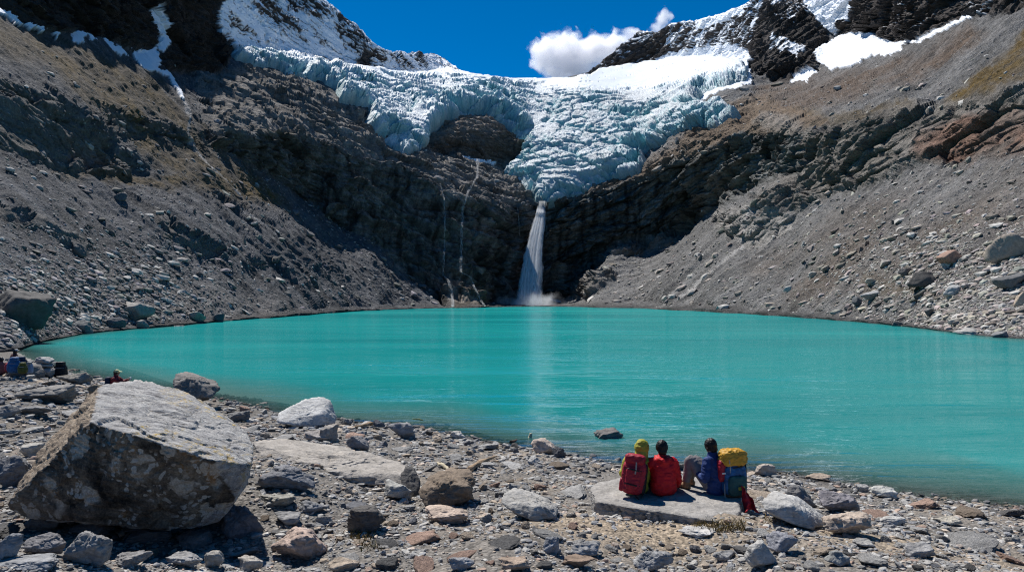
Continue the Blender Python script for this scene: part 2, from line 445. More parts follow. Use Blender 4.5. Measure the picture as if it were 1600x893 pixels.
    g1 = fbm(gp / 14., 4, .55, seed=51, ridged=True, cell=cell, wl0=14)
    g2 = fbm(gp / 3.2, 3, .6, seed=61, cell=cell, wl0=3.2)
    s3 = fbm(P / 6., 5, .62, seed=71, cell=cell, wl0=6)
    gl_zone = m([(0,245),(170,280),(330,310),(440,325),(545,405),(480,440),(330,420),(200,370),(60,330),(0,320)], 14)
    d_scree = (1.15 + 1.1 * gl_zone) * g1 * cl(Y / 120, .4, 1.6) + .10 * g2 + 1.0 * s3 * cl(Y / 150., .3, 1.4)
    big = 3.0 * fbm(P / 60., 3, seed=81) * cl(Y / 250., .2, 1.2)
    snow_zone = cl(peak_l + peak_r, 0, 1)
    d = rock * d_rock * (1 - .35 * snow_zone) + (1 - rock) * d_scree + big * (1 - .5 * snow_zone)
    edge = smooth(0, 10, sh.repeat(1)[np.tile(np.arange(nc), nr)] - py)     # calm at the waterline
    d = d * (.30 + .70 * edge) - icebed * 2.0
    top = np.tile(np.arange(nr), (nc, 1)).T.ravel() < 3
    d = d + 4.5 * smooth(-2, 20, sdist(px, py, RG['nunatak']))
    d = np.where(top, d * .4, d)
    P2 = P + N * d[:, None]
    N2 = grid_normals(P2, nr, nc)
    # ---- colour of the ground itself
    n_lo = fbm(P / 35., 4, seed=91); n_md = fbm(P / 8., 4, .6, seed=92); n_hi = fbm(P / 2.2, 3, .7, seed=93)
    str_ = fbm(gp / 5., 4, .6, seed=94)
    def C(*c): return np.array(c, np.float32)[None]
    def over(col, msk, c): return col * (1 - msk[:, None]) + c * msk[:, None]
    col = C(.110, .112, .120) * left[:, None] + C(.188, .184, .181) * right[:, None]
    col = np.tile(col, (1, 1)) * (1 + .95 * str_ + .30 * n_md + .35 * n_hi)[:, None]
    # lower right turns brown, far right lighter stone
    col = over(col, m([(1180,420),(1330,330),(1600,250),(1840,200),(1840,430),(1600,400),(1350,470),(1200,470)], 30) * cl(.35 + 1.4 * n_lo, 0, .8), C(.165, .132, .106) * (1 + .4 * n_md)[:, None])
    col = over(col, m([(-240,440),(0,430),(160,420),(420,470),(470,490),(130,520),(-240,570)], 25) * .7, C(.22, .205, .193) * (1 + .5 * n_hi)[:, None])
    # brown turf and bare earth
    grass = mx.reduce([
        m([(-240,0),(0,75),(110,140),(240,250),(300,290),(345,320),(460,330),(360,240),(300,170),(230,120),(120,70),(0,35),(-240,-40)], 16) * .75,
        m([(150,110),(250,130),(300,215),(280,240),(190,170)], 14) * .8,
        m([(310,195),(420,195),(560,238),(545,250),(400,222),(300,215)], 8),
        m([(1180,165),(1300,180),(1430,160),(1425,185),(1330,200),(1250,205),(1130,222),(1060,240),(1080,215)], 8) * .9,
        m([(1340,195),(1420,155),(1425,175),(1370,195)], 5),
        m([(1462,172),(1500,138),(1560,82),(1600,52),(1840,-70),(1840,60),(1600,126),(1530,150)], 8),
        m([(90,240),(240,272),(300,280),(270,300),(170,292),(80,268)], 9) * .8,
        m([(330,250),(410,290),(460,328),(400,326),(320,280)], 8) * .8,
        m([(1350,425),(1430,452),(1520,455),(1500,465),(1350,470)], 9) * .4])
    gcol = C(.128, .086, .030) * (1 + .5 * n_md + .3 * n_hi)[:, None]
    col = over(col, cl(grass * (.75 + 1.1 * n_lo + .6 * n_md), 0, 1), gcol)
    earth = m([(1180,140),(1290,118),(1420,95),(1510,40),(1540,50),(1470,110),(1380,140),(1300,170),(1200,180)], 12) * .9
    col = over(col, cl(earth * (.8 + n_lo), 0, 1), C(.16, .115, .085) * (1 + .35 * n_md)[:, None])
    ramp_c = C(.22, .165, .12) * (1 + .5 * n_md + .3 * n_lo)[:, None]
    col = over(col, ramp * .9, ramp_c)
    col = over(col, m([(1175,200),(1190,180),(1240,186),(1270,205),(1200,205)], 6) * .7, C(.32, .29, .26) * (1 + .3 * n_hi)[:, None])
    # rock
    tone = (1 + .45 * n_lo + .5 * n_md + .3 * n_hi)
    dark = C(.172, .164, .157) * tone[:, None]
    warm = C(.212, .194, .176) * tone[:, None]
    lightr = C(.33, .30, .265) * tone[:, None]
    red = C(.20, .118, .085) * tone[:, None]
    col = over(col, slabs, warm * (1.15 + .5 * n_md)[:, None])
    col = over(col, cl(cliff_l + bands + small, 0, 1), over(dark, cl(n_lo * 1.6, 0, .6), warm * .75))
    col = over(col, cliff_r, over(dark * C(.95, 1.02, 1.0), cl(n_lo * 1.4, 0, .6), warm * .8))
    col = over(col, fall, dark * .9)
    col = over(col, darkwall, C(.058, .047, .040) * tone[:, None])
    cr = over(lightr * .72, cl(.4 + 1.6 * n_lo, 0, 1), warm)
    col = over(col, crag_r, cr)
    col = over(col, cl(crag_red * (.5 + 1.8 * n_lo + .8 * n_md), 0, .9), red)
    col = over(col, pale_r, C(.33, .31, .29) * (1 + .5 * n_hi + .4 * n_md)[:, None])
    col = over(col, cl(knob, 0, 1), warm * 1.25)
    col = over(col, talus, C(.19, .165, .14) * tone[:, None])
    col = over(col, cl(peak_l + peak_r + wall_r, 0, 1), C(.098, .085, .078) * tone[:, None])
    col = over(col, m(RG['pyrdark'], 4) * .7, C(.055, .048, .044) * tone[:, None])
    nun = over(C(.14, .122, .108) * tone[:, None], smooth(225, 205, py + 8 * n_md), C(.29, .245, .21) * tone[:, None])  # dome painted lighter as if lit, lower face darker as if shaded
    col = over(col, nunatak, nun)
    # pale stones strewn in the scree, finer than a vertex can be a stone of its own
    spk = perlin(np.stack([px * .45, py * .75, px * 0], 1), 120)
    stones = smooth(.42, .62, spk + .25 * n_lo) * (1 - rock) * (1 - .5 * grass)
    col = over(col, stones * .6, C(.26, .25, .235) + 0 * col)
    spk2 = perlin(np.stack([px * .3, py * .5, px * 0 + 9], 1), 121)
    col = over(col, smooth(.5, .8, spk2) * (1 - rock) * .45, C(.04, .036, .034) + 0 * col)
    # wet band at the waterline
    wet = smooth(7, 1, np.tile(sh, nr) - py)
    col = col * (1 - .5 * wet)[:, None]
    for ln, w in (([(281,156),(300,180),(294,205),(310,237),(332,266),(346,282),(362,297),(372,312)], 1.7), ([(1178,328),(1172,345),(1160,385),(1130,410),(1090,443),(1046,477)], 1.5),
                  ([(505,420),(525,440),(540,455)], 1.0), ([(1165,335),(1168,360),(1158,380)], 1.2)):
        col = over(col, pt.line(ln, w * 1.6) * cl(.62 + n_hi * 1.2, 0, 1), C(.52, .50, .48) + 0 * col)
    drip = fbm(np.stack([P[:, 0] / 3.2, P[:, 1] / 9., P[:, 2] / 55.], 1), 4, .6, seed=97)
    wetc = cl(cliff_l + cliff_r + fall, 0, 1)
    col = col * (1 - wetc * (.62 * smooth(.05, .30, drip) - .55 * smooth(.02, -.28, drip)))[:, None]
    col = col * (1 - .45 * crack * rock)[:, None]
    # ---- snow
    up = N2[:, 2]
    low = fbm(P / 30., 4, .55, seed=101); fine = fbm(P / 6., 3, .6, seed=102)
    so = [m([(335,-180),(420,-90),(505,-10),(535,20),(524,50),(548,80),(600,122),(560,118),(480,98),(400,80),(365,75),(350,60),(345,42)], 2) * .90,
          m([(524,30),(560,36),(598,78),(600,122),(560,118),(540,90)], 3) * .62,
          m([(596,76),(640,80),(690,86),(724,112),(727,124),(640,126),(600,122)], 2) * .76,
          m([(330,-150),(345,-60),(415,72),(400,82),(365,75),(350,40)], 5) * .52,
          m([(700,108),(730,112),(800,121),(880,120),(925,112),(1000,106),(1090,90),(1175,98),(1172,130),(1090,160),(900,160),(700,140),(560,120)], 2) * 1.3,
          m([(1020,108),(1030,95),(1060,78),(1100,70),(1150,66),(1175,85),(1172,112),(1020,112)], 3) * 1.12,
          m([(1048,36),(1085,30),(1179,-6),(1205,-40),(1190,25),(1172,70),(1120,75),(1060,80),(1040,70)], 4) * .72,
          m([(1085,33),(1140,14),(1182,0),(1165,18),(1120,42),(1090,50)], 2) * 1.1,
          m([(930,112),(945,92),(978,62),(1001,47),(1035,50),(1052,75),(1025,98),(960,116)], 3) * .42,
          m(RG['fan'], 2) * 1.2, m([(1274,76),(1300,60),(1340,53),(1370,58),(1395,66),(1417,64),(1411,84),(1390,92),(1360,90),(1345,98),(1300,112),(1283,100)], 2) * 1.25,
          m([(1205,48),(1225,55),(1262,72),(1250,90),(1225,84),(1206,70)], 3) * .78,
          m([(1185,-20),(1240,-40),(1260,20),(1240,40),(1215,30)], 4) * .55,
          m([(1380,0),(1600,-60),(1600,10),(1520,26),(1440,60),(1380,50)], 8) * .38,
          m([(1236,131),(1250,120),(1276,112),(1284,115),(1262,130)], 1.5) * 1.2,
          m([(238,12),(252,24),(262,46),(257,72),(250,84),(243,82),(246,60),(230,30)], 2) * 1.1,
          m([(194,80),(242,78),(247,100),(241,112),(228,108),(211,95)], 2) * 1.1,
          m([(-60,-10),(0,19),(36,36),(66,53),(58,55),(0,27),(-60,2)], 1.5) * 1.0,
          m([(100,58),(118,52),(129,62),(122,76),(112,71)], 2), m([(78,58),(90,58),(86,66)], 1.5), m([(128,58),(140,60),(145,70),(134,68)], 1.5),
          m([(148,60),(166,68),(188,85),(192,93),(178,86),(160,72)], 1.5),
          m([(880,200),(880,200),(881,201)], 1),
          pt.line([(1417,67),(1440,70),(1475,52),(1516,29)], 3.2) * 1.2,
          pt.line([(239,108),(262,120),(268,132),(276,142),(281,156)], 3.6) * 1.1, m([(720,244),(760,250),(775,252),(770,256),(735,252)], 1.5), ]
    sraw = mx.reduce(so)
    spots = mx.reduce([m([(436,-40),(470,-40),(512,8),(520,24),(496,30),(470,22),(448,18)], 5) * .30, m([(385,-30),(420,-20),(452,28),(468,52),(440,44),(405,22)], 7) * .24, m([(352,20),(372,30),(412,74),(400,78),(366,52)], 4) * .28, m([(470,94),(500,92),(535,104),(545,112),(500,104)], 2) * .9, m([(553,95),(572,80),(578,112),(548,118)], 2) * .8])
    sraw = sraw - spots
    snow = smooth(.46, .56, sraw + .34 * (up - .62) + .34 * low * (sraw < 1.05) + .26 * fine)
    snow *= smooth(.05, .2, sraw)
    scol = C(.80, .83, .87) * (1 - .06 * cl(low, 0, 1))[:, None]
    col = over(col, snow, scol)
    # snow fills the relief
    P3 = P2 - N * (snow * d * .55)[:, None] + N * (snow * 1.2)[:, None]
    TERR.update(px=px.reshape(nr, nc), py=py.reshape(nr, nc), P=P3.reshape(nr, nc, 3), N=N2.reshape(nr, nc, 3), rock=rock.reshape(nr, nc), snow=snow.reshape(nr, nc), grass=grass.reshape(nr, nc), ice=icebed.reshape(nr, nc))
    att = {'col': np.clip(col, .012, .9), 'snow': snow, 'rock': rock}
    # ---- rows under the water and behind the ridges
    G = P3.reshape(nr, nc, 3)
    ex = [G[-1:] + np.array([0, -1.2 * j, -.55 * j]) * np.array([1, 1, 1]) for j in range(1, 7)]
    bk = []
    for j in (3, 2, 1):
        b = G[:1].copy(); b[..., :2] *= 1 + .04 * j; b[..., 2] -= 12 * j * j; bk.append(b)
    V = np.concatenate(bk + [G] + ex, 0); R = V.shape[0]
    def pad(a):
        g = a.reshape(nr, nc, *a.shape[1:]); return np.concatenate([g[:1]] * 3 + [g] + [g[-1:]] * 6, 0).reshape(-1, *a.shape[1:])
    return V.reshape(-1, 3), grid_faces(R, nc), {k: pad(v) for k, v in att.items()}

def mat_terrain():
    n = NT('mountain_ground')
    p = n.pos(); c = n.attr('col'); snow = n.attr('snow', 'Fac'); rock = n.attr('rock', 'Fac')
    a = n.noise(p, .55, 5, .7); b = n.noise(p, 2.3, 4, .7)
    lay = n.noise(n.mapping(p, (.25, .25, 1.4), (.3, .25, 0)), .5, 5, .65)
    f = n.math('ADD', n.math('MULTIPLY', a, .9), n.math('MULTIPLY', b, .9))
    f = n.math('ADD', f, n.math('MULTIPLY', n.math('MULTIPLY', lay, rock), 1.0))
    f = n.math('SUBTRACT', f, n.math('MULTIPLY', rock, .5))
    f = n.maprange(f, .45, 1.4, .25, 1.7)
    keep = n.math('SUBTRACT', 1.0, snow)
    cc = n.mix(keep, c, n.mix(1.0, c, f, 'MULTIPLY'))
    h = n.math('ADD', n.math('MULTIPLY', a, 1.0), n.math('MULTIPLY', b, .35))
    h = n.math('ADD', h, n.math('MULTIPLY', lay, rock))
    st = n.math('MULTIPLY_ADD', keep, .85, .12)
    bp = n.n('ShaderNodeBump', i_Distance=1.6); n.l(h, bp.inputs['Height']); n.l(st, bp.inputs['Strength'])
    return n.done(n.bsdf(cc, n.math('MULTIPLY_ADD', snow, -.35, .95), bp.outputs[0], .15))

def terr_at(px, py):
    """point of the valley side seen at a photo position, and its normal"""
    P = TERR['P']; c = int(np.clip(round((px + 240) / 2080 * 1300), 0, 1300))
    c0, c1 = max(0, c - 4), min(1301, c + 5)
    B = P[:, c0:c1].reshape(-1, 3)
    qx = CX + F * B[:, 0] / B[:, 1]; qy = HY - F * (B[:, 2] - CAMZ) / B[:, 1]
    e = (qx - px) ** 2 + (qy - py) ** 2
    near = np.where(e < e.min() + 6)[0]
    k = near[np.argmin(B[near, 1])]
    return Vector(B[k]), Vector(TERR['N'][:, c0:c1].reshape(-1, 3)[k])

V, q, att = build_far()
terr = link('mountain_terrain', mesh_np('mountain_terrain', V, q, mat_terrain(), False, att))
tag(terr, 'steep scree slopes, dark cliffs and snowy peaks walling in the lake', 'terrain', kind='structure')
# ------------------------------------------------------------------ the hanging glacier, lying on the rock as its own body
def build_ice():
    x0, x1, y0, y1 = 350, 1182, 68, 330; st = 1.2
    xs = np.arange(x0, x1, st); nc = len(xs); nr = int((y1 - y0) / st)
    sk = np.maximum(sky_py(xs) - 1.0, y0)
    t = np.linspace(0, 1, nr)[:, None]
    PX = np.tile(xs, (nr, 1)); PY = sk[None] + t * (y1 - sk)[None]
    px, py = PX.ravel(), PY.ravel()
    s1 = np.stack([px * .05, py * .05, px * 0], 1)
    wx = px + 3.2 * perlin(s1, 201) + 1.6 * perlin(s1 * 3, 202); wy = py + 2.6 * perlin(s1, 203) + 1.6 * perlin(s1 * 3, 204)
    sd = sdist(wx, wy, GLACIER)
    Y = far_depth(px, py)
    P = np.stack(W(px, py, Y), 1); N = grid_normals(P, nr, nc); cell = Y * st * 1.1 / F
    sc = np.clip(Y / 450., .5, 1.5)
    firn = smooth(-7, 9, np.maximum(sdist(wx, wy, [(366,78),(400,88),(480,108),(560,128),(640,137),(727,141),(800,142),(860,150),(930,160),(1010,158),(1090,140),(1165,118),(1165,90),(1060,90),(1000,100),(925,110),(850,112),(760,105),(640,112),(560,105),(480,90)]),
              sdist(wx, wy, [(1000,112),(1160,100),(1166,112),(1060,122),(1000,126)])))
    flat = np.maximum(firn, .55 * smooth(-14, 14, sdist(wx, wy, [(800,130),(880,150),(960,170),(1060,172),(1140,178),(1090,160),(1000,152),(900,150)])))
    # blocks and crevasses
    fl = P / np.array([1.25, 1.25, .8])
    w1a, w1b, i1 = worley(fl / 13. + .45 * np.stack([perlin(P / 14., 210), perlin(P / 14., 211), perlin(P / 14., 212)], 1), 3)
    w2a, w2b, i2 = worley(fl / 5.2 + .4 * np.stack([perlin(P / 6., 213), perlin(P / 6., 214), perlin(P / 6., 215)], 1), 9)
    c1 = smooth(.0, .16, w1b - w1a); c2 = smooth(.0, .22, w2b - w2a)
    # curved transverse crevasses stepping down the slope
    lv = P[:, 2] / 5.0 + 2.2 * fbm(P / 40., 4, seed=220) + .012 * np.abs(P[:, 0] - 15)
    saw = lv - np.floor(lv); step = smooth(0, .16, saw) * (1 - saw) ** .7
    lv2 = P[:, 2] / 1.9 + 1.2 * fbm(P / 16., 3, seed=225); saw2 = lv2 - np.floor(lv2); step2 = smooth(0, .2, saw2) * (1 - saw2)
    crag = 1 - flat
    rough = fbm(P / 5., 4, .6, seed=230, ridged=True, cell=cell, wl0=5)
    serac = np.clip(smooth(34, 6, sd) + .35 + .6 * fbm(P / 60., 2, seed=235), .25, 1.2)
    d = np.zeros(len(P), np.float32); ck = d.copy()
    wp = fl + 1.8 * np.stack([perlin(P / 8., 216), perlin(P / 8., 217), perlin(P / 8., 218)], 1)
    for wl, am, sd_ in ((34., 6.0, 4), (13., 3.2, 5), (5.0, 1.3, 6)):
        tl, st_, ed = facets(wp / wl * np.array([1, 1, .8]), sd_); fade = np.clip((wl / cell - 2) / 3, 0, 1)
        d += am * (1.0 * tl + .6 * st_) * fade - am * .55 * smooth(.13, 0, ed) * fade; ck = np.maximum(ck, smooth(.13, .01, ed) * fade * (.9 if wl > 5 else .5))
    calm = smooth(-.12, .22, fbm(P / 48., 3, seed=239)) * smooth(4, 22, sd)       # smoother pads of ice between the broken zones
    d *= (1 - .72 * calm); ck *= (1 - .6 * calm)
    lay_ = np.clip(.35 + 1.8 * fbm(P / 30., 3, seed=236), 0, 1.2)
    d = crag * sc * (np.clip(serac, .45, 1.2) * d + 2.6 * (step - .4) * lay_ + .8 * (step2 - .3) * lay_ + .45 * rough * (1 - .6 * calm))
    c1 = 1 - ck; c2 = 1 - ck * .6
    d += flat * sc * (.8 * fbm(P / 30., 3, seed=240) - 1.0 * smooth(.80, .93, fbm(np.stack([P[:, 0] / 60, P[:, 2] / 4., P[:, 1] / 60], 1), 3, seed=241, ridged=True)))
    T = (1 - .75 * firn * smooth(26, 6, py - np.tile(sk, nr))) * sc * (9.0 * (1 - np.exp(-np.clip(sd, 0, 99) / 3.2)) - 2.5 * smooth(1.5, -3, sd) * 2 - 1.0)
    P2 = P + N * (T + d * smooth(-1, 5, sd))[:, None]
    N2 = grid_normals(P2, nr, nc)
    up = N2[:, 2] + .15 * rough
    n1 = fbm(P / 22., 4, seed=250); n2 = fbm(P / 3., 3, .6, seed=251)
    white = smooth(.36, .74, up + .25 * n2 + .3 * n1) * .9
    white = np.maximum(np.clip(white + .35 * calm, 0, .95), firn)
    def C(*c): return np.array(c, np.float32)[None]
    ice = C(.50, .69, .725) * (1 + .22 * n1 + .25 * n2)[:, None]
    deep = C(.17, .44, .50)
    k = np.clip((1 - c1) * .75 + (1 - c2) * .4 + smooth(.1, -.3, step - .5) * .35 + .5 * n1, 0, .85) * crag
    col = ice * (1 - k[:, None]) + deep * k[:, None]
    dust = np.clip(.35 + 1.2 * fbm(P / 12., 4, seed=255), 0, .9) * smooth(150, 175, py) * smooth(760, 830, px)
    wc = C(.76, .80, .83) * (1 - .25 * dust)[:, None] * C(1, .985, .96) ** dust[:, None]
    col = col * (1 - white[:, None]) + wc * white[:, None]
    low = smooth(7, 0, sd) * (1 - firn) * .5
    col = col * (1 - low[:, None]) + C(.20, .27, .28) * low[:, None]
    keep = sd > -2.0
    q = grid_faces(nr, nc, keep)
    V, q, at = compact(P2, q, {'col': np.clip(col, .02, .92), 'firn': firn})
    return V, q, at
def mat_ice():
    n = NT('glacier_ice'); p = n.pos(); c = n.attr('col'); f = n.attr('firn', 'Fac')
    a = n.noise(p, .6, 5, .7); b = n.noise(p, 2., 3, .6)
    st = n.math('MULTIPLY_ADD', f, -.8, .9)
    bp = n.n('ShaderNodeBump', i_Distance=1.3); n.l(n.math('ADD', a, n.math('MULTIPLY', b, .4)), bp.inputs['Height']); n.l(st, bp.inputs['Strength'])
    cc = n.mix(1.0, c, n.maprange(n.math('ADD', a, b), .6, 1.4, .8, 1.15), 'MULTIPLY')
    return n.done(n.bsdf(cc, .55, bp.outputs[0], .3))
V, q, at = build_ice()
ice = link('glacier', mesh_np('glacier', V, q, mat_ice(), False, at))
tag(ice, 'crevassed turquoise hanging glacier spilling over the headwall below the snowfield', 'glacier', kind='structure')

# ------------------------------------------------------------------ waterfall, thin cascades, spray
def mat_fall(name, scale, dens, strength=.9):
    n = NT(name); uv = n.attr('flow')
    a = n.noise(n.mapping(uv, scale), 1.0, 5, .65, .6)
    b = n.noise(n.mapping(uv, (scale[0] * 4, scale[1] * 2.2, 1)), 1.0, 4, .6)
    m = n.math('ADD', n.math('MULTIPLY', a, .65), n.math('MULTIPLY', b, .4))
    edge = n.attr('edge', 'Fac')
    fac = n.maprange(n.math('ADD', m, n.math('MULTIPLY', edge, dens)), .52, .86, 0, 1)
    d = n.n('ShaderNodeBsdfDiffuse'); d.inputs[0].default_value = (.95, .96, .97, 1)
    tl = n.n('ShaderNodeBsdfTranslucent'); tl.inputs[0].default_value = (.95, .96, .97, 1)
    mx = n.n('ShaderNodeMixShader'); mx.inputs[0].default_value = .55; n.l(d.outputs[0], mx.inputs[1]); n.l(tl.outputs[0], mx.inputs[2])
    tr = n.n('ShaderNodeBsdfTransparent'); m2 = n.n('ShaderNodeMixShader')
    n.l(fac, m2.inputs[0]); n.l(tr.outputs[0], m2.inputs[1]); n.l(mx.outputs[0], m2.inputs[2])
    return n.done(m2.outputs[0])

def curtain(name, line, widths, mat, layers=2, gap=.8, sag=.0, off=1.2, onrock=True, Y0=None):
    """falling water: layered ribbons along photo line; on the rock, or free in the air at Y0"""
    Vs, Fs, fl, ed = [], [], [], []; base = 0
    line = np.array(line, float); seg = np.hypot(*np.diff(line, axis=0).T); cs = np.concatenate([[0], np.cumsum(seg)])
    ns = max(8, int(cs[-1] / 2.0)); s = np.linspace(0, cs[-1], ns)
    lx = np.interp(s, cs, line[:, 0]); ly = np.interp(s, cs, line[:, 1]); wd = np.interp(s, cs, widths)
    C = []
    for x, y in zip(lx, ly):
        if onrock:
            pnt = min((terr_at(x + dx, y)[0] for dx in (-1.5, 0, 1.5)), key=lambda v: v.y); C.append([pnt.y, 0])
        else: C.append([Y0, 0])
    Yd = np.array(C)[:, 0]
    if onrock:
        Yd = np.minimum(Yd, np.convolve(np.pad(Yd, 3, mode='edge'), np.ones(7) / 7, 'valid')) - off
    nw = 13
    for L in range(layers):
        yy = Yd - L * gap
        for i in range(ns):
            for j in range(nw):
                e = j / (nw - 1) * 2 - 1
                jit = .12 * math.sin(i * .7 + L * 2 + e * 3)
                xx = lx[i] + (e * .5 + jit * .2) * wd[i]
                p = W(xx, ly[i], yy[i] - (1 - e * e) * .5 * gap)
                Vs.append(p); fl.append((e * wd[i] * .12 + L * 7.3, s[i] * .06 + L * 3.1, L)); ed.append((1 - abs(e) ** 2.2))
        f = grid_faces(ns, nw) + base; Fs.append(f); base += ns * nw
    return mesh_np(name, np.array(Vs), np.concatenate(Fs), mat, True, {'flow': np.array(fl), 'edge': np.array(ed)})

mf = mat_fall('falling_water', (3.0, .5, 1), .16)
lipY = min(terr_at(x, 321)[0].y for x in (836, 844, 852)); fallY = min(terr_at(x, y)[0].y for x in (818, 828, 838) for y in (455, 465, 472)) - 4.0
yy_ = np.array([min(terr_at(x, y)[0].y for x in (822, 830, 838, 846)) for y in range(318, 478, 8)])
def fall_depth(py):
    s = np.clip((py - 318) / 160, 0, 1); return 4.0 * smooth(334, 318, py) + np.minimum(lipY - 1 - (lipY - 1 - fallY) * s ** .75, np.interp(py, np.arange(318, 478, 8), yy_) - 1.5)
def strands():
    """the fall as many separate ropes of water that fray on the way down"""
    rg = np.random.RandomState(12); Vs, Fs, fl, ed = [], [], [], []; base = 0; n = 60; nw = 5
    for k in range(105):
        core = k < 44; u0 = rg.uniform(-1, 1) * (.55 if core else 1.0); ln0 = 0 if (core or rg.rand() < .5) else rg.uniform(.05, .5); ln1 = 1 if core or rg.rand() < .6 else rg.uniform(.6, .95)
        s = np.linspace(ln0, ln1, n); py = 314 + s * 166
        cx = np.interp(py, [317, 340, 370, 400, 440, 480], [847, 843.5, 838, 833.5, 830, 828]); half = np.interp(py, [317, 330, 360, 400, 440, 480], [5, 7.5, 10.5, 13, 15, 17])
        wob = fbm(np.stack([s * 4, s * 0 + k * 3.7, s * 0], 1), 3, seed=400) * 5 * s
        w = rg.uniform(2.0, 5.2) * (1.5 if core else .9) * (.5 + .8 * s) * (.6 + .8 * np.abs(fbm(np.stack([s * 9, s * 0 + k * 1.9, s * 0], 1), 3, seed=401)) * 2)
        Y = fall_depth(py) - rg.uniform(0, 3.2)
        for i in range(n):
            for j in range(nw):
                e = j / (nw - 1) * 2 - 1; Vs.append(W(cx[i] + u0 * half[i] * (.85 + .3 * s[i]) + wob[i] + e * w[i], py[i], Y[i] - .4 * (1 - e * e))); fl.append((e * .45 + k * 5.1, s[i] * 9 + k * 2.3, 0)); ed.append((1 - e * e) * (1.0 if core else .8) * min(1, (s[i] - ln0) * 9 + .15) * min(1, max(0, (py[i] - 315) / 12)) * min(1, (ln1 - s[i]) * 6 + (1 if ln1 == 1 else 0)))
        Fs.append(grid_faces(n, nw) + base); base += n * nw
    return mesh_np('waterfall', np.array(Vs), np.concatenate(Fs), mf, True, {'flow': np.array(fl), 'edge': np.array(ed)})
wf = link('waterfall', strands())
tag(wf, 'tall white waterfall dropping from the glacier tongue into the lake', 'waterfall')
mt_ = mat_fall('thin_water', (2.4, 1.9, 1), .10)
for nm, ln, wd, lab in (
    ('cascade', [(688,286),(694,310),(695,345),(694,400),(692,430),(700,436),(706,455),(708,479)], [2.5,2.5,3,3.5,4,5,5,6], 'thin white cascade nearest the left scree, ending in the lake'),
    ('cascade', [(747,248),(746,275),(731,300),(723,325),(721,370),(720,425),(735,432),(742,450),(752,470),(758,478)], [6,4,4,5,5,5,4,4,4,4], 'thin forked cascade between the waterfall and the leftmost cascade'),
    ('cascade', [(809,325),(811,350),(812,372)], [1.4,1.8,1.8], 'short faint trickle on the dark rock just left of the waterfall')):
    c = link(nm, curtain(nm, ln, wd, mt_, 1, .5, off=.7)); tag(c, lab, 'waterfall', 'thin cascades on the dark headwall')
# ------------------------------------------------------------------ near shore (world metres; lake level is z = 0)
NS = np.array([(-240,512),(-120,520),(-40,534),(10,545),(30,549),(60,566),(100,579),(180,598),(250,607),(340,622),(430,643),(480,652),(530,656),(600,661),(650,667),(700,678),(760,690),(830,700),(900,711),(960,722),(1020,726),(1100,729),(1200,736),(1260,746),(1350,761),(1450,776),(1540,786),(1600,793),(1700,808),(1900,840)], float)
ny_ = CAMZ * F / (NS[:, 1] - HY); nx_ = (NS[:, 0] - CX) / F * ny_
NSX = nx_; NSY = ny_
def ground0(x, y):
    """smooth shore profile: rises from the waterline towards the viewer, shelves below it"""
    x = np.asarray(x, float); y = np.asarray(y, float)
    ys = np.interp(x, NSX, NSY)
    sl = (np.interp(x + .5, NSX, NSY) - np.interp(x - .5, NSX, NSY))
    d = (ys - y) / np.sqrt(1 + sl * sl)
    land = .06 * d + .055 * np.maximum(d - 1.5, 0) + .03 * smooth(4, 9, d) * (d - 4) * smooth(20, 4, d)
    z = np.where(d > 0, np.minimum(land, 2.35 + .01 * d), .17 * d - .012 * d * d)
    return z, d
def ground_z(x, y):
    z, d = ground0(x, y)
    x = np.asarray(x, float); y = np.asarray(y, float)
    sh = np.shape(z)
    p = np.stack([x.ravel() * 1.0, y.ravel() * 1.0, np.zeros(x.size)], 1)
    a = smooth(-.3, 2.5, d).ravel()
    n = .16 * fbm(p / 2.6, 3, seed=301) + .06 * fbm(p / .7, 3, seed=302)
    rise = -.62 * np.exp(-(((x + 4.9) / 2.3) ** 2 + ((y - 8.5) / 1.5) ** 2) ** 1.5) + .22 * np.exp(-(((x - 2.2) / 2.0) ** 2 + ((y - 9.75) / .9) ** 2))
    return (z.ravel() + n * (.25 + .75 * a)).reshape(sh) + rise
def hit(px, py):
    """where the ray through a photo position meets the near shore"""
    lo = np.geomspace(2.2, 75, 900); x = (px - CX) / F * lo; z = CAMZ + (HY - py) / F * lo
    g = ground_z(x, lo); k = np.argmax(z <= g)
    if z[k] > g[k]: k = len(lo) - 1
    return float(x[k]), float(lo[k]), float(g[k])
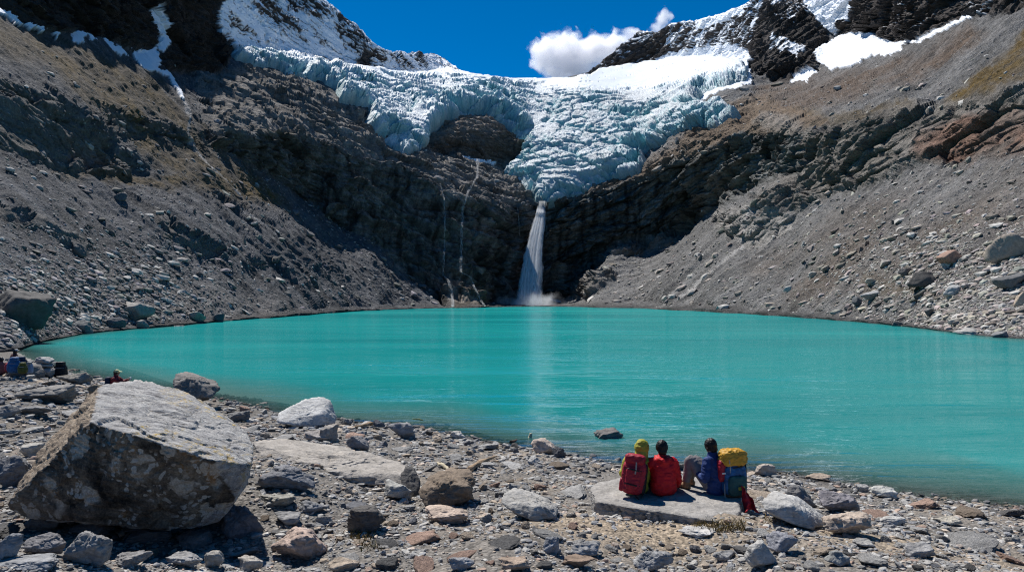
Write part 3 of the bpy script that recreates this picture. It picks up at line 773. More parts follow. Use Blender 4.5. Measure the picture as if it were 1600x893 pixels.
def build_ground():
    ys = np.concatenate([np.linspace(-14, 1.2, 24)[:-1], np.geomspace(1.2, 78, 430)]); nc = 760
    a = np.linspace(-1, 1, nc); A = np.sign(a) * (np.abs(a) * .8 + .45 * np.abs(a) ** 3)
    yy = np.tile(ys[:, None], (1, nc)); xx = A[None] * np.maximum(yy, 12 if False else 0) 
    xx = A[None] * np.maximum(np.abs(yy), 13.0)
    z = ground_z(xx, yy)
    P = np.stack([xx, yy, z], -1).reshape(-1, 3)
    _, d = ground0(P[:, 0], P[:, 1])
    p2 = P * np.array([1, 1, 0])
    n1 = fbm(p2 / 1.7, 4, seed=311); n2 = fbm(p2 / .35, 3, .6, seed=312); n0 = fbm(p2 / 6, 3, seed=313)
    def C(*c): return np.array(c, np.float32)[None]
    col = C(.150, .136, .120) * (1 + .35 * n1 + .3 * n2)[:, None]  # dark base colour stands in for the shaded gaps between the stones
    sandy = np.clip(smooth(.0, .35, n0 + .5 * n1) * .8, 0, 1)
    # trodden earth before the hikers' slab
    e = np.maximum(np.exp(-(((P[:, 0] - 1.7) / 1.9) ** 2 + ((P[:, 1] - 9.6) / 1.0) ** 2)), np.exp(-(((P[:, 0] - 5.5) / 2.4) ** 2 + ((P[:, 1] - 9.2) / 1.0) ** 2)) * .8)
    k = np.clip(np.maximum(.35 * sandy, e * 1.1), 0, .95)
    col = col * (1 - k[:, None]) + C(.285, .225, .160) * (1 + .3 * n2)[:, None] * k[:, None]
    w = smooth(.55, .05, d)
    col = col * (1 - .62 * w)[:, None]
    dk = smooth(-2, -14, P[:, 0]) * .25
    col *= (1 - dk)[:, None]
    return P, grid_faces(len(ys), nc), {'col': np.clip(col, .015, .8), 'wet': w}
def mat_ground():
    n = NT('gravel_ground'); p = n.pos(); c = n.attr('col')
    v = n.n('ShaderNodeTexVoronoi', i_Scale=26.0); n.l(p, v.inputs['Vector'])
    v2 = n.n('ShaderNodeTexVoronoi', i_Scale=9.0); n.l(p, v2.inputs['Vector'])
    a = n.noise(p, 14, 5, .7)
    hsv = n.n('ShaderNodeSeparateColor'); n.l(v.outputs['Color'], hsv.inputs[0])
    f = n.maprange(hsv.outputs[0], 0, 1, .55, 1.5)
    f2 = n.maprange(a, .3, .7, .6, 1.35)
    cc = n.mix(1.0, n.mix(1.0, c, f, 'MULTIPLY'), f2, 'MULTIPLY')
    h = n.math('SUBTRACT', n.math('MULTIPLY', a, .5), n.math('ADD', n.math('MULTIPLY', v.outputs['Distance'], .5), n.math('MULTIPLY', v2.outputs['Distance'], .7)))
    w = n.attr('wet', 'Fac')
    return n.done(n.bsdf(cc, n.math('MULTIPLY_ADD', w, -.55, .95), n.bump(h, .8, .035), .3))
P, q, at = build_ground()
gr = link('ground', mesh_np('ground', P, q, mat_ground(), True, at))
tag(gr, 'stony grey shore sloping down to the lake', 'ground', kind='structure')

# ------------------------------------------------------------------ lake
def build_lake():
    ys = np.geomspace(9, 470, 420); a = np.linspace(-.95, .95, 420)
    yy = np.tile(ys[:, None], (1, len(a))); xx = a[None] * np.maximum(yy, 38)
    P = np.stack([xx, yy, 0 * yy], -1).reshape(-1, 3)
    z, d = ground0(P[:, 0], P[:, 1])
    near = np.maximum(-z, 0)
    px = CX + F * P[:, 0] / P[:, 1]; fy = CAMZ * F / (np.maximum(shore_py(px), 476.5) - HY)
    dx = np.abs(P[:, 0] - np.where(P[:, 0] < 0, -38, 58)) + 0 * px
    far = np.maximum(fy - P[:, 1], 0) * .12
    far = np.where(px < 40, 9, far)
    dep = np.minimum(near, np.maximum(far, 0))
    return P, grid_faces(*yy.shape), {'depth': dep}
def mat_lake():
    n = NT('lake_water'); p = n.pos(); dep = n.attr('depth', 'Fac')
    sep = n.n('ShaderNodeSeparateXYZ'); n.l(p, sep.inputs[0])
    # ripples roll in towards the viewer: crests lie across the view
    w1 = n.noise(n.mapping(p, (.13, .68, 1), (0, 0, .05)), 1.0, 3, .55, .4)
    w2 = n.noise(n.mapping(p, (.6, 2.6, 1), (0, 0, -.1)), 1.0, 3, .6, .3)
    w3 = n.noise(n.mapping(p, (.05, .16, 1)), 1.0, 3, .55)
    h = n.math('ADD', n.math('MULTIPLY', w1, .17), n.math('MULTIPLY', w2, .05))
    h = n.math('MULTIPLY', h, n.maprange(w3, .35, .65, .25, 1.45))
    bp = n.bump(h, 1.0, 1.0)
    opa = n.math('SUBTRACT', 1.0, n.math('EXPONENT', n.math('MULTIPLY', dep, -3.4)))
    tone = n.noise(n.mapping(p, (.010, .035, 1)), 1.0, 5, .65, .5)
    col = n.mix(n.maprange(tone, .35, .65, 0, 1), (.004, .205, .212), (.016, .320, .310))
    col = n.mix(n.maprange(dep, 0, 1.2, 0, 1), (.06, .17, .155), col)
    tr = n.n('ShaderNodeBsdfTransparent'); tr.inputs[0].default_value = (.62, .80, .78, 1)
    df = n.n('ShaderNodeBsdfDiffuse'); n.l(col, df.inputs[0])
    m1 = n.n('ShaderNodeMixShader'); n.l(opa, m1.inputs[0]); n.l(tr.outputs[0], m1.inputs[1]); n.l(df.outputs[0], m1.inputs[2])
    gl = n.n('ShaderNodeBsdfGlossy'); gl.inputs['Roughness'].default_value = .06; n.l(bp, gl.inputs['Normal'])
    fr = n.n('ShaderNodeFresnel', i_IOR=1.333); n.l(bp, fr.inputs['Normal'])
    fac = n.math('MINIMUM', fr.outputs[0], .42)
    m2 = n.n('ShaderNodeMixShader'); n.l(fac, m2.inputs[0]); n.l(m1.outputs[0], m2.inputs[1]); n.l(gl.outputs[0], m2.inputs[2])
    return n.done(m2.outputs[0])
P, q, at = build_lake()
lk = link('lake', mesh_np('lake', P, q, mat_lake(), True, at))
tag(lk, 'still turquoise glacial lake', 'lake', kind='structure')
# ------------------------------------------------------------------ rocks
import bmesh
_ico = {}
def ico(sub):
    if sub not in _ico:
        bm = bmesh.new(); bmesh.ops.create_icosphere(bm, subdivisions=sub, radius=1.0)
        V = np.array([v.co[:] for v in bm.verts]); Fc = np.array([[v.index for v in f.verts] for f in bm.faces]); bm.free()
        V /= np.linalg.norm(V, axis=1)[:, None]; _ico[sub] = (V, Fc)
    return _ico[sub]

def facet_r(D, planes, dist, soft=.0):
    q = D @ planes.T
    r = np.where(q > 1e-3, dist[None] / np.maximum(q, 1e-3), 9e9)
    if soft > 0:     # worn edges: soft minimum
        k = 1.0 / soft; m = r.min(1, keepdims=True)
        r = np.minimum(r, m * 4); return (m[:, 0] - soft * m[:, 0] * np.log(np.exp(-(r - m) / (soft * m)).sum(1)) * .5)
    return r.min(1)

def rock_unit(seed, sub=3, n=13, rough=.05, worn=.05, lam=.0):
    """angular broken stone in a unit box: cut by random planes, then worn and pitted"""
    rg = np.random.RandomState(seed); D, Fc = ico(sub)
    pl = rg.normal(size=(n, 3)); pl /= np.linalg.norm(pl, axis=1)[:, None]
    pl = np.concatenate([pl, [[0, 0, 1], [0, 0, -1]]]); pl[-2] += rg.normal(size=3) * .18; pl[-2] /= np.linalg.norm(pl[-2])
    ds = rg.uniform(.5, .95, len(pl))
    r = np.minimum(facet_r(D, pl, ds, worn), 1.35)
    V = D * r[:, None]
    if sub >= 3:
        a_, b_, _ = worley(V * 2.4 + seed * 1.7, seed % 90); V = V * (1 - 1.1 * rough * smooth(.16, .0, b_ - a_))[:, None]
        tl, st_, ed = facets(V * 2.1 + seed * 1.3, seed % 80); V = V * (1 + rough * (1.5 * tl + .5 * st_))[:, None]
        nz = fbm(V * 2.2 + seed, 4, .55, seed=seed % 50) * rough * 1.6
        V = V * (1 + nz)[:, None]
    lo, hi = V.min(0), V.max(0); V = (V - (lo + hi) / 2) / ((hi - lo) / 2)
    return V, Fc

def hull_planes(pts):
    bm = bmesh.new()
    for p in pts: bm.verts.new(p)
    r = bmesh.ops.convex_hull(bm, input=bm.verts[:]); bm.normal_update()
    c = np.mean([v.co[:] for v in bm.verts if v.link_faces], axis=0)
    N, Dd = [], []
    for f in bm.faces:
        n = np.array(f.normal[:]); d = float(n @ (np.array(f.verts[0].co[:]) - c))
        if d < 0: n, d = -n, -d
        if d > 1e-4: N.append(n); Dd.append(d)
    bm.free(); return c, np.array(N), np.array(Dd)

def rock_hull(pts, sub=5, rough=.03, worn=.03, seed=0, lam=None, fq=2.0):
    """boulder with the given corner points (world metres); returns centre, local verts, faces, facet index"""
    pts = np.array(pts, float); c, N, Dd = hull_planes(pts); D, Fc = ico(sub)
    size = np.ptp(pts, axis=0).max()
    # spread the sphere directions to the shape of the box so long slabs keep an even mesh
    ext = np.ptp(pts, axis=0) / 2; D2 = D * ext; D2 /= np.linalg.norm(D2, axis=1)[:, None]
    r = facet_r(D2, N, Dd, worn); V = D2 * r[:, None]
    idx = np.argmin(np.where(D2 @ N.T > 1e-3, Dd[None] / np.maximum(D2 @ N.T, 1e-3), 9e9), axis=1)
    w = V / size * fq * 2.5
    nz = fbm(w + seed * 3.3, 6, .62, seed=60 + seed % 20) * 1.5
    a_, b_, _ = worley(w * 1.1 + .3 * perlin(w * 2, 5)[:, None] + seed, seed % 90); tl, st_, ed = facets(w * .9 + seed, seed % 70); t2, s2, _ = facets(w * 2.3 + seed, seed % 60); nz = nz * .6 - .8 * smooth(.10, .0, b_ - a_) + 1.3 * tl + .4 * st_ + .6 * t2
    if lam is not None:
        ln = np.array(lam, float); ln /= np.linalg.norm(ln)
        h = V @ ln; g = w * .5; q = np.stack([g[:, 0], g[:, 1], h / size * 26], 1)
        nz = nz * .7 + .8 * fbm(q, 4, .6, seed=77 + seed % 9, ridged=True)
    V = V + (V / np.linalg.norm(V, axis=1)[:, None]) * (nz * rough * size)[:, None]
    return c, V, Fc, N[idx]

def mat_rock(name, lam_scale=4.0, speck=.5, own=None):
    n = NT(name); o = n.obj()
    if own is None:
        base = n.n('ShaderNodeObjectInfo').outputs['Color']
    else: base = n.attr(own)
    a = n.noise(o, 3.0, 6, .65); b = n.noise(o, 16, 5, .7); c = n.noise(n.mapping(o, (2, 2, 14), (.35, .2, 0)), 1.6, 5, .65)
    f = n.math('ADD', n.math('MULTIPLY', a, .8), n.math('ADD', n.math('MULTIPLY', b, .7), n.math('MULTIPLY', c, .6)))
    col = n.mix(1.0, base, n.maprange(f, .72, 1.32, .42, 1.5), 'MULTIPLY')
    lich = n.maprange(n.noise(o, 6.0, 5, .7, .3), .56, .66, 0, speck)
    col = n.mix(lich, col, n.mix(1.0, base, (.32, .30, .29), 'MULTIPLY'))
    vein = n.maprange(n.noise(o, 9.0, 4, .6, 1.2), .60, .66, 0, .5)
    col = n.mix(vein, col, n.mix(1.0, base, (1.45, 1.4, 1.3), 'MULTIPLY'))
    h = n.math('ADD', n.math('MULTIPLY', a, .5), n.math('ADD', n.math('MULTIPLY', b, .35), n.math('MULTIPLY', c, .5)))
    return n.done(n.bsdf(col, .88, n.bump(h, 1.0, .07), .2))
M_ROCK = mat_rock('stone')
ROCKS = []          # (px0, py0, px1, py1) taken places
def rock_obj(me, loc, colour, label, cat='boulder', group=None, name='boulder', rot=None, scale=None):
    o = link(name, me, loc=loc); o.color = (*colour, 1)
    if rot is not None: o.rotation_euler = rot
    if scale is not None: o.scale = scale
    tag(o, label, cat, group); return o

GREY = (.30, .29, .275); PALE = (.42, .405, .38); DARK = (.125, .118, .112); TAN = (.40, .325, .25); SLATE = (.20, .20, .21); PINK = (.42, .32, .265); BROWN = (.21, .165, .125); RUST = (.27, .165, .11)

# --- the great lichened block on the left
HB = [(158,601,10.2),(207,593,10.8),(236,595,11.0),(301,617,10.7),(382,668,10.2),(396,697,9.3),(392,725,8.75),(333,719,8.35),(285,705,8.2),(211,680,8.2),(142,660,8.45),
      (16,782,8.75),(16,793,8.8),(69,697,9.35),(52,768,9.1),(41,808,8.75),(122,815,8.5),(203,822,8.55),(293,827,8.6),(337,812,8.75),(366,778,8.7),(374,758,8.7),(380,760,9.8),(300,800,10.2),(120,790,9.8)]
c, V, Fc, Nf = rock_hull([W(*p) for p in HB], 7, .017, 0, 3, lam=(.25, -.15, .95), fq=1.8)
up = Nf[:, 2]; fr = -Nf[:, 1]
dark = smooth(.42, .22, up) * smooth(.58, .78, fr)  # front faces darkened: dark lichen, with part of their shade put into the colour
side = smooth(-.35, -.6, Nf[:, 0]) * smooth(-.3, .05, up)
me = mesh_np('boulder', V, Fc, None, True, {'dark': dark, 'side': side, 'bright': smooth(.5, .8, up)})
def mat_hero():
    n = NT('lichened_block'); o = n.obj(); dk = n.attr('dark', 'Fac')
    a = n.noise(o, 2.2, 6, .65); b = n.noise(o, 14, 5, .7); c = n.noise(n.mapping(o, (1.6, 3.5, 16), (.15, .25, .2)), 1.4, 6, .65, .3)
    str_ = n.noise(n.mapping(o, (1.2, 9, 9), (0, .1, -.25)), 1.5, 6, .7, .25)
    top = n.ramp(str_, [(.32, (.10, .095, .095)), (.43, (.31, .30, .295)), (.58, (.47, .455, .43)), (.75, (.60, .58, .55))])
    top = n.mix(n.maprange(b, .55, .7, 0, .5), top, (.17, .16, .155))
    lo = n.maprange(n.noise(n.mapping(o, (.8, .8, .8)), 1.0, 3, .6), .53, .63, 0, 1)
    ye = n.math('MULTIPLY', n.maprange(n.noise(o, 7, 5, .75), .52, .60, 0, .85), lo)
    top = n.mix(ye, top, n.mix(n.maprange(b, .4, .6, 0, 1), (.42, .24, .06), (.50, .36, .10)))
    wn = n.noise(n.mapping(o, (.9, 2.6, 2.6), (0, .1, -.3)), 1.3, 7, .6, .5)
    ck = n.maprange(n.math('ABSOLUTE', n.math('SUBTRACT', wn, .5)), .0, .011, .85, 0)
    top = n.mix(ck, top, (.05, .046, .042))
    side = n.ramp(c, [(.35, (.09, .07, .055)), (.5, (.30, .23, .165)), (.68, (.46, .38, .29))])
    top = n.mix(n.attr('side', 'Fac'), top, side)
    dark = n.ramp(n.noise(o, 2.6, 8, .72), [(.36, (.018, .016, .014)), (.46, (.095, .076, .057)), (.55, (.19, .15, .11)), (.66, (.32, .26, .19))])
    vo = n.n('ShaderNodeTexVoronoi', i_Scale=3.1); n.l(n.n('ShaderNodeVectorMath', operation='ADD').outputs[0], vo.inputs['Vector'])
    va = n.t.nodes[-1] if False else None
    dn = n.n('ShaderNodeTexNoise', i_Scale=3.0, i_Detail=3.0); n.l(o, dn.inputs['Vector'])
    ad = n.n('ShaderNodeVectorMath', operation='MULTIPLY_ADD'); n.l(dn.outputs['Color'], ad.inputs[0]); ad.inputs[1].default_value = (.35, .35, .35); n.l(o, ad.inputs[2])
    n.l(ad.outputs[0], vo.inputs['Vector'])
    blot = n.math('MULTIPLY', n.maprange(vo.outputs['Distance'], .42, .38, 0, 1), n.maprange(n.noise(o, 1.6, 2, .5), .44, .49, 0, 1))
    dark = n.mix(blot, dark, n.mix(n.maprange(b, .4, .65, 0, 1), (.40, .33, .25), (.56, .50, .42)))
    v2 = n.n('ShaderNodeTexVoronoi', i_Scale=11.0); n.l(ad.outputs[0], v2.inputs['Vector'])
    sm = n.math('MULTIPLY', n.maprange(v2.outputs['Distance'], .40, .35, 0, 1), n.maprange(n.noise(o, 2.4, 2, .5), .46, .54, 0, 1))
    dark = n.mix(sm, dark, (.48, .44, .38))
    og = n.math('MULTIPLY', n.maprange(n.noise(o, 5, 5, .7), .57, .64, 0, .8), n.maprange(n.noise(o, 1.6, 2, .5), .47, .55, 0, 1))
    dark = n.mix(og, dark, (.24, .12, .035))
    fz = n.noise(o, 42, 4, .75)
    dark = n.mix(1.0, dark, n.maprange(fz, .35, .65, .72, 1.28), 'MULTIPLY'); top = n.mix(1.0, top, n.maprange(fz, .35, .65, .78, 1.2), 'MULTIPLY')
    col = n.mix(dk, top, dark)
    h = n.math('ADD', n.math('MULTIPLY', a, .4), n.math('ADD', n.math('MULTIPLY', b, .3), n.math('ADD', n.math('MULTIPLY', c, .4), n.math('MULTIPLY', str_, .8))))
    return n.done(n.bsdf(col, .9, n.bump(n.math('ADD', h, n.math('MULTIPLY', fz, .25)), 1.0, .07), .2))
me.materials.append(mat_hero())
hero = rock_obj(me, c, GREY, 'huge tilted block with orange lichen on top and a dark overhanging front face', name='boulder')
ROCKS.append((10, 592, 402, 800))

def hull_rock(pts, colour, label, sub=5, rough=.02, worn=.03, seed=0, lam=None, cat='boulder', group=None, name='boulder', mat=None, fq=2.0):
    c, V, Fc, Nf = rock_hull([W(*p) for p in pts], sub, rough, worn, seed, lam, fq)
    o = rock_obj(mesh_np(name, V, Fc, mat or M_ROCK, True), c, colour, label, cat, group, name)
    xs = [p[0] for p in pts]; ys = [p[1] for p in pts]; ROCKS.append((min(xs), min(ys), max(xs), max(ys)))
    return o
def gy(px, py): return hit(px, py)[1]
# flat slab under the hikers (top about a metre above the lake)
SLZ = 1.0
def top_pt(px, py, z=SLZ): Y = F * (CAMZ - z) / (py - HY); return (px, py, Y)
hp = [top_pt(924,762,.93), top_pt(935,752,.95), top_pt(985,742,1.0), top_pt(1060,742,1.0), top_pt(1120,748,1.0), top_pt(1160,768,.98), top_pt(1158,800,.95), top_pt(1148,822,.93), top_pt(1108,812,.97), top_pt(1060,800,.99), top_pt(985,792,.97), top_pt(930,782,.93)]
hp += [(p[0] + (3 if p[0] > 1040 else -3), p[1] + 26, p[2] + .02) for p in hp]
slab = hull_rock(hp, (.29, .272, .25), 'broad flat pale slab that the three hikers sit on', 6, .012, .008, 5, cat='rock slab', name='flat_rock', fq=3.5)
hull_rock([top_pt(1146,776,.93), top_pt(1168,784,.86), top_pt(1179,822,.72), top_pt(1152,828,.80), (1148,834,9.6), (1180,834,9.75), (1150,800,10.6), (1172,800,10.7)], (.16, .15, .14), 'dark splintered rock end at the right edge of the hikers\' slab', 5, .035, .03, 8, lam=(1, .2, .3), cat='rock')
Y0 = gy(1240, 826)
hull_rock([(1188,782,Y0+.25),(1210,765,Y0+.75),(1250,776,Y0+.75),(1288,806,Y0+.45),(1293,818,Y0+.3),(1270,828,Y0),(1228,815,Y0+.02),(1196,797,Y0+.1),(1230,778,Y0+.3),(1240,789,Y0+.06),(1260,826,Y0+.6),(1200,800,Y0+.7)], PALE, 'pale wedge shaped boulder just right of the hikers\' slab', 5, .016, .03, 11)
Y0 = gy(480, 669)
hull_rock([(428,655,Y0+.3),(435,645,Y0+.7),(470,624,Y0+1.1),(500,617,Y0+1.2),(518,624,Y0+1.2),(527,650,Y0+1.0),(524,662,Y0+.5),(490,668,Y0),(450,664,Y0+.02),(430,660,Y0+.1),(505,645,Y0+.25),(480,672,Y0+1.4)], (.47, .46, .44), 'large pale grey boulder on the gravel near the water', 5, .018, .06, 12)
Y0 = 24.5
hull_rock([(267,603,Y0),(276,583,Y0+.8),(290,578,Y0+1.4),(312,585,Y0+1.4),(338,595,Y0+1.2),(346,606,Y0+.6),(330,622,Y0),(290,622,Y0-.1),(275,616,Y0),(300,590,Y0+.3),(310,628,Y0+1.4)], (.19, .175, .16), 'dark boulder standing at the water behind the lichened block', 5, .03, .03, 13)
Y0 = gy(560, 757)
hull_rock([(398,690,Y0+1.4),(440,683,Y0+2.0),(540,700,Y0+2.0),(630,722,Y0+1.3),(648,740,Y0+.5),(640,757,Y0+.2),(560,757,Y0),(480,745,Y0+.25),(410,722,Y0+.75),(520,735,Y0+.1),(420,730,Y0+1.6),(600,762,Y0+1.5)], (.325, .295, .26), 'long weathered tan slab reaching right from the lichened block', 6, .024, .01, 14, lam=(.15, -.3, 1), cat='rock slab', name='flat_rock', fq=2.6)
Y0 = gy(640, 776)
hull_rock([(626,740,Y0+.3),(634,726,Y0+.4),(648,728,Y0+.4),(656,752,Y0+.2),(655,776,Y0),(632,776,Y0),(630,760,Y0+.5),(652,780,Y0+.5)], (.11, .105, .10), 'narrow blackish block closing the right end of the long tan slab', 4, .04, .03, 15, lam=(1, 0, .2))
Y0 = gy(700, 795)
hull_rock([(653,770,Y0+.2),(672,740,Y0+.7),(700,730,Y0+.9),(735,732,Y0+.8),(742,752,Y0+.5),(740,778,Y0+.2),(700,792,Y0),(664,793,Y0-.02),(690,752,Y0+.12),(730,760,Y0+.1),(700,798,Y0+.8)], (.20, .155, .115), 'brown boulder with a black rough top, alone in mid beach', 5, .03, .03, 16)
Y0 = gy(830, 814)
hull_rock([(778,776,Y0+.4),(800,760,Y0+.8),(825,765,Y0+.8),(860,778,Y0+.7),(876,792,Y0+.45),(870,808,Y0+.15),(838,815,Y0),(815,806,Y0+.02),(786,790,Y0+.2),(840,789,Y0+.1),(830,818,Y0+.8)], (.34, .325, .30), 'pitted grey boulder in the middle of the beach', 5, .03, .04, 17)

# --- traced single rocks: box in the photo, colour, label, (flatness, seed, worn)
def box_rock(b, colour, label, seed, worn=.05, sub=4, cat='boulder', depth=.75, group=None, name='boulder', ground=None, rough=.05, n=13, yaw=0.0):
    px0, py0, px1, py1 = b; cx = (px0 + px1) / 2
    if ground is None:
        x, Y, z = hit(cx, py1 - .06 * (py1 - py0))
    else: x, Y, z = ground
    w = (px1 - px0) / F * Y; h = (py1 - py0) / F * Y; e = math.atan2(max(py1, py0) - HY, F)
    dy = depth * w; hz = max((h - dy * .8 * math.sin(e)) / math.cos(e), .35 * h)
    V, Fc = rock_unit(seed, sub, n + 4, rough * 1.7, worn * .6)
    V = V * np.array([w / 2, dy / 2, hz / 2 * 1.12])
    o = rock_obj(mesh_np(name, V, Fc, M_ROCK, True), ((px0 + px1) / 2 - CX and (cx - CX) / F * (Y + dy * .42), Y + dy * .42, z + hz * .44), colour, label, cat, group, name)
    ROCKS.append(b); return o
L_ = [
 ((405,725,495,772), SLATE, 'dark slate block lying below the long tan slab', 21, .03),
 ((599,751,647,785), (.36,.35,.32), 'smooth rounded pale stone under the right end of the long slab', 22, .16),
 ((538,790,602,838), (.10,.092,.085), 'black jagged boulder on the stones in front of the long slab', 23, .03),
 ((418,822,512,886), PINK, 'flat pinkish tan slab at the bottom edge, right of the lichened block', 24, .03),
 ((336,788,410,848), (.14,.14,.15), 'dark rounded boulder in the shade under the lichened block\'s right end', 25, .10),
 ((107,828,175,890), (.25,.24,.23), 'upright grey boulder below the lichened block', 26, .03),
 ((-2,862,97,896), (.26,.26,.26), 'flat topped grey block in the bottom left corner', 27, .03),
 ((-8,836,32,880), (.25,.25,.255), 'rounded grey rock above the flat topped corner block', 28, .1),
 ((44,832,106,872), (.21,.20,.20), 'dark rough rock left of the upright grey boulder', 66, .04),
 ((40,800,98,838), (.13,.125,.12), 'dark rock wedged under the lichened block, leftmost of three', 92, .04),
 ((112,812,172,846), (.12,.115,.115), 'dark rock wedged under the lichened block, middle of three', 93, .04),
 ((205,822,268,856), (.15,.145,.145), 'dark rock wedged under the lichened block, rightmost of three', 94, .05),
 ((270,828,330,862), (.20,.195,.19), 'grey rock in the shade below the front of the lichened block', 96, .03),
 ((180,858,240,892), (.24,.23,.22), 'broken grey rock at the bottom edge between two pale rocks', 97, .03),
 ((512,870,562,897), TAN, 'low tan slab cut by the bottom edge beside the pinkish slab', 29, .04),
 ((1224,757,1277,797), (.20,.19,.185), 'dark ragged rock behind the pale wedge shaped boulder', 30, .03),
 ((1279,765,1344,805), (.22,.205,.215), 'dark purplish grey boulder right of the pale wedge', 31, .04),
 ((1283,796,1353,842), (.44,.36,.29), 'low pinkish slab in front of the purplish boulder', 32, .03),
 ((1198,831,1248,870), (.26,.26,.28), 'blue grey block in front of the pale wedge boulder', 33, .03),
 ((1164,846,1216,897), (.40,.385,.36), 'pale pitted rock cut by the bottom edge below the hikers\' slab', 34, .06),
 ((988,856,1052,897), (.29,.285,.28), 'grey slab at the bottom edge below the man in red', 35, .03),
 ((1060,821,1127,844), (.47,.45,.42), 'flat whitish stone lying in front of the hikers\' slab', 36, .04),
 ((1288,859,1328,887), (.27,.27,.255), 'small dark headed grey rock near the bottom edge on the right', 37, .03),
 ((1413,845,1462,875), (.30,.29,.28), 'grey wedge rock on the sandy right beach', 38, .03),
 ((1371,804,1412,821), PALE, 'flat pale stone on the sandy right beach', 39, .05),
 ((1457,803,1502,821), (.44,.40,.33), 'long yellowish stone on the right beach', 40, .06),
 ((1361,757,1403,780), (.48,.47,.43), 'whitish angular stone at the waterline on the right', 41, .03),
 ((829,684,870,711), (.45,.37,.31), 'pinkish block at the water behind the driftwood stump', 42, .02),
 ((864,697,884,716), (.10,.10,.105), 'small black stone beside the pinkish shore block', 43, .08),
 ((607,658,649,688), (.27,.265,.265), 'grey pyramid shaped stone at the waterline', 44, .02),
 ((541,679,578,704), (.22,.21,.21), 'dark tilted stone above the long tan slab', 45, .03),
 ((500,662,528,692), (.28,.255,.23), 'brownish rock leaning against the large pale boulder', 46, .05),
 ((474,672,520,692), (.33,.30,.28), 'flat stone in front of the large pale boulder', 47, .04),
 ((703,672,728,686), (.50,.47,.43), 'whitish stone in the shallows at mid beach', 48, .1),
 ((925,662,974,688), (.17,.16,.15), 'dark rock standing in the lake behind the hikers', 49, .04),
 ((947,698,960,706), (.50,.45,.40), 'tiny pale stone in the shallows left of the hikers', 50, .1),
 ((40,597,126,634), (.23,.215,.195), 'long slab with a flat pinkish top, left of the lichened block', 51, .02),
 ((50,558,77,567), (.35,.34,.325), 'thin slab on top of the stacked rocks by the far hikers', 52, .03),
 ((92,580,142,602), (.23,.21,.18), 'long low rock in front of the black rucksack', 53, .03),
 ((30,690,78,717), (.38,.355,.315), 'flat tan stone left of the lichened block', 54, .03),
 ((-12,708,60,765), (.18,.18,.185), 'dark slaty hump at the left edge beside the lichened block', 55, .05),
 ((-10,632,30,655), (.20,.195,.19), 'dark grey slab at the left edge below the far hikers', 56, .03),
 ((26,632,90,655), (.22,.215,.21), 'grey layered slab behind the flat tan stone', 57, .03),
 ((122,566,150,600), (.20,.185,.165), 'brown rock between the far hikers and the lichened block', 58, .04) if False else ((140,600,168,628), (.20,.17,.13), 'brown mossy rock touching the lichened block\'s back corner', 58, .04),
 ((355,640,392,660), (.17,.165,.16), 'dark low stone between the lichened block and the large pale boulder', 59, .06),
 ((660,790,735,822), (.43,.34,.275), 'flat pinkish stone in front of the brown boulder', 60, .02),
 ((690,800,722,818), SLATE, 'small slate wedge resting by the flat pinkish stone', 61, .03),
 ((778,868,830,896), (.38,.29,.22), 'rusty tan stone at the bottom edge of mid beach', 62, .03),
 ((848,838,874,868), (.25,.255,.27), 'upright blue grey shard in mid beach', 63, .02),
 ((876,866,932,892), (.24,.175,.13), 'brown block at the bottom edge left of centre right', 64, .04),
 ((888,842,940,872), (.30,.295,.29), 'grey slab behind the brown bottom block', 65, .03),
 ((400,770,462,800), (.30,.285,.25), 'tan grey block under the dark slate block', 67, .03),
 ((425,798,472,824), (.27,.265,.26), 'flat topped grey stone above the pinkish slab', 68, .03),
 ((465,780,510,805), (.21,.21,.215), 'dark wedge stone in front of the dark slate block', 69, .03),
 ((1180,722,1212,745), (.42,.36,.31), 'pale pinkish rock at the water right of the blue rucksack', 70, .04),
 ((1262,705,1290,752) if False else (1258,738,1300,752), (.34,.27,.21), 'brown stone just under the shallow water on the right', 71, .06),
 ((1508,766,1544,780), (.09,.085,.08), 'black stone breaking the water on the far right', 72, .04),
 ((700,866,742,892), (.29,.29,.295), 'round grey stone at the bottom edge of mid beach', 73, .1),
 ((262,862,318,892), (.29,.28,.27), 'pale grey rock at the bottom edge below the lichened block', 74, .03),
 ((318,860,352,890), (.35,.325,.29), 'pointed tan stone at the bottom edge below the lichened block', 75, .02),
 ((372,868,412,896), (.40,.365,.32), 'rounded tan stone at the bottom edge left of the pinkish slab', 76, .09),
 ((1112,858,1150,880), (.26,.255,.25), 'grey stone left of the pale pitted rock', 77, .04),
 ((1330,840,1366,858), (.33,.315,.29), 'low grey stone behind the grey wedge rock', 78, .05),
]
for b, colr, lab, sd_, wn in L_:
    gp = None
    if 'in the lake' in lab or 'in the shallows left' in lab:
        Yw = CAMZ * F / (b[3] - 3 - HY); gp = (0, Yw, -.12)
    box_rock(b, colr, lab, sd_, wn, sub=5 if (b[2] - b[0]) > 55 else 4, ground=gp, rough=.07 if gp else .05)
# stacked pair under the thin slab
for b, colr, lab, sd_ in (((48,566,86,575), (.40,.37,.34), 'pale middle slab of the stacked rocks by the far hikers', 90), ((48,574,86,592), (.33,.30,.28), 'pinkish bottom rock of the stack by the far hikers', 91)):
    box_rock(b, colr, lab, sd_, .03, ground=hit(68, 590))
for o in list(COL.objects):
    if o.get('label', '').startswith(('pale middle slab', 'thin slab on top')):
        x, Y, z = hit(68, 590); top = 4 + (466 - (570.5 if 'middle' in o['label'] else 562.5)) / F * (Y + .4); o.location.y = Y + .55; o.location.z = top; o.location.x = (66 - CX) / F * (Y + .5)

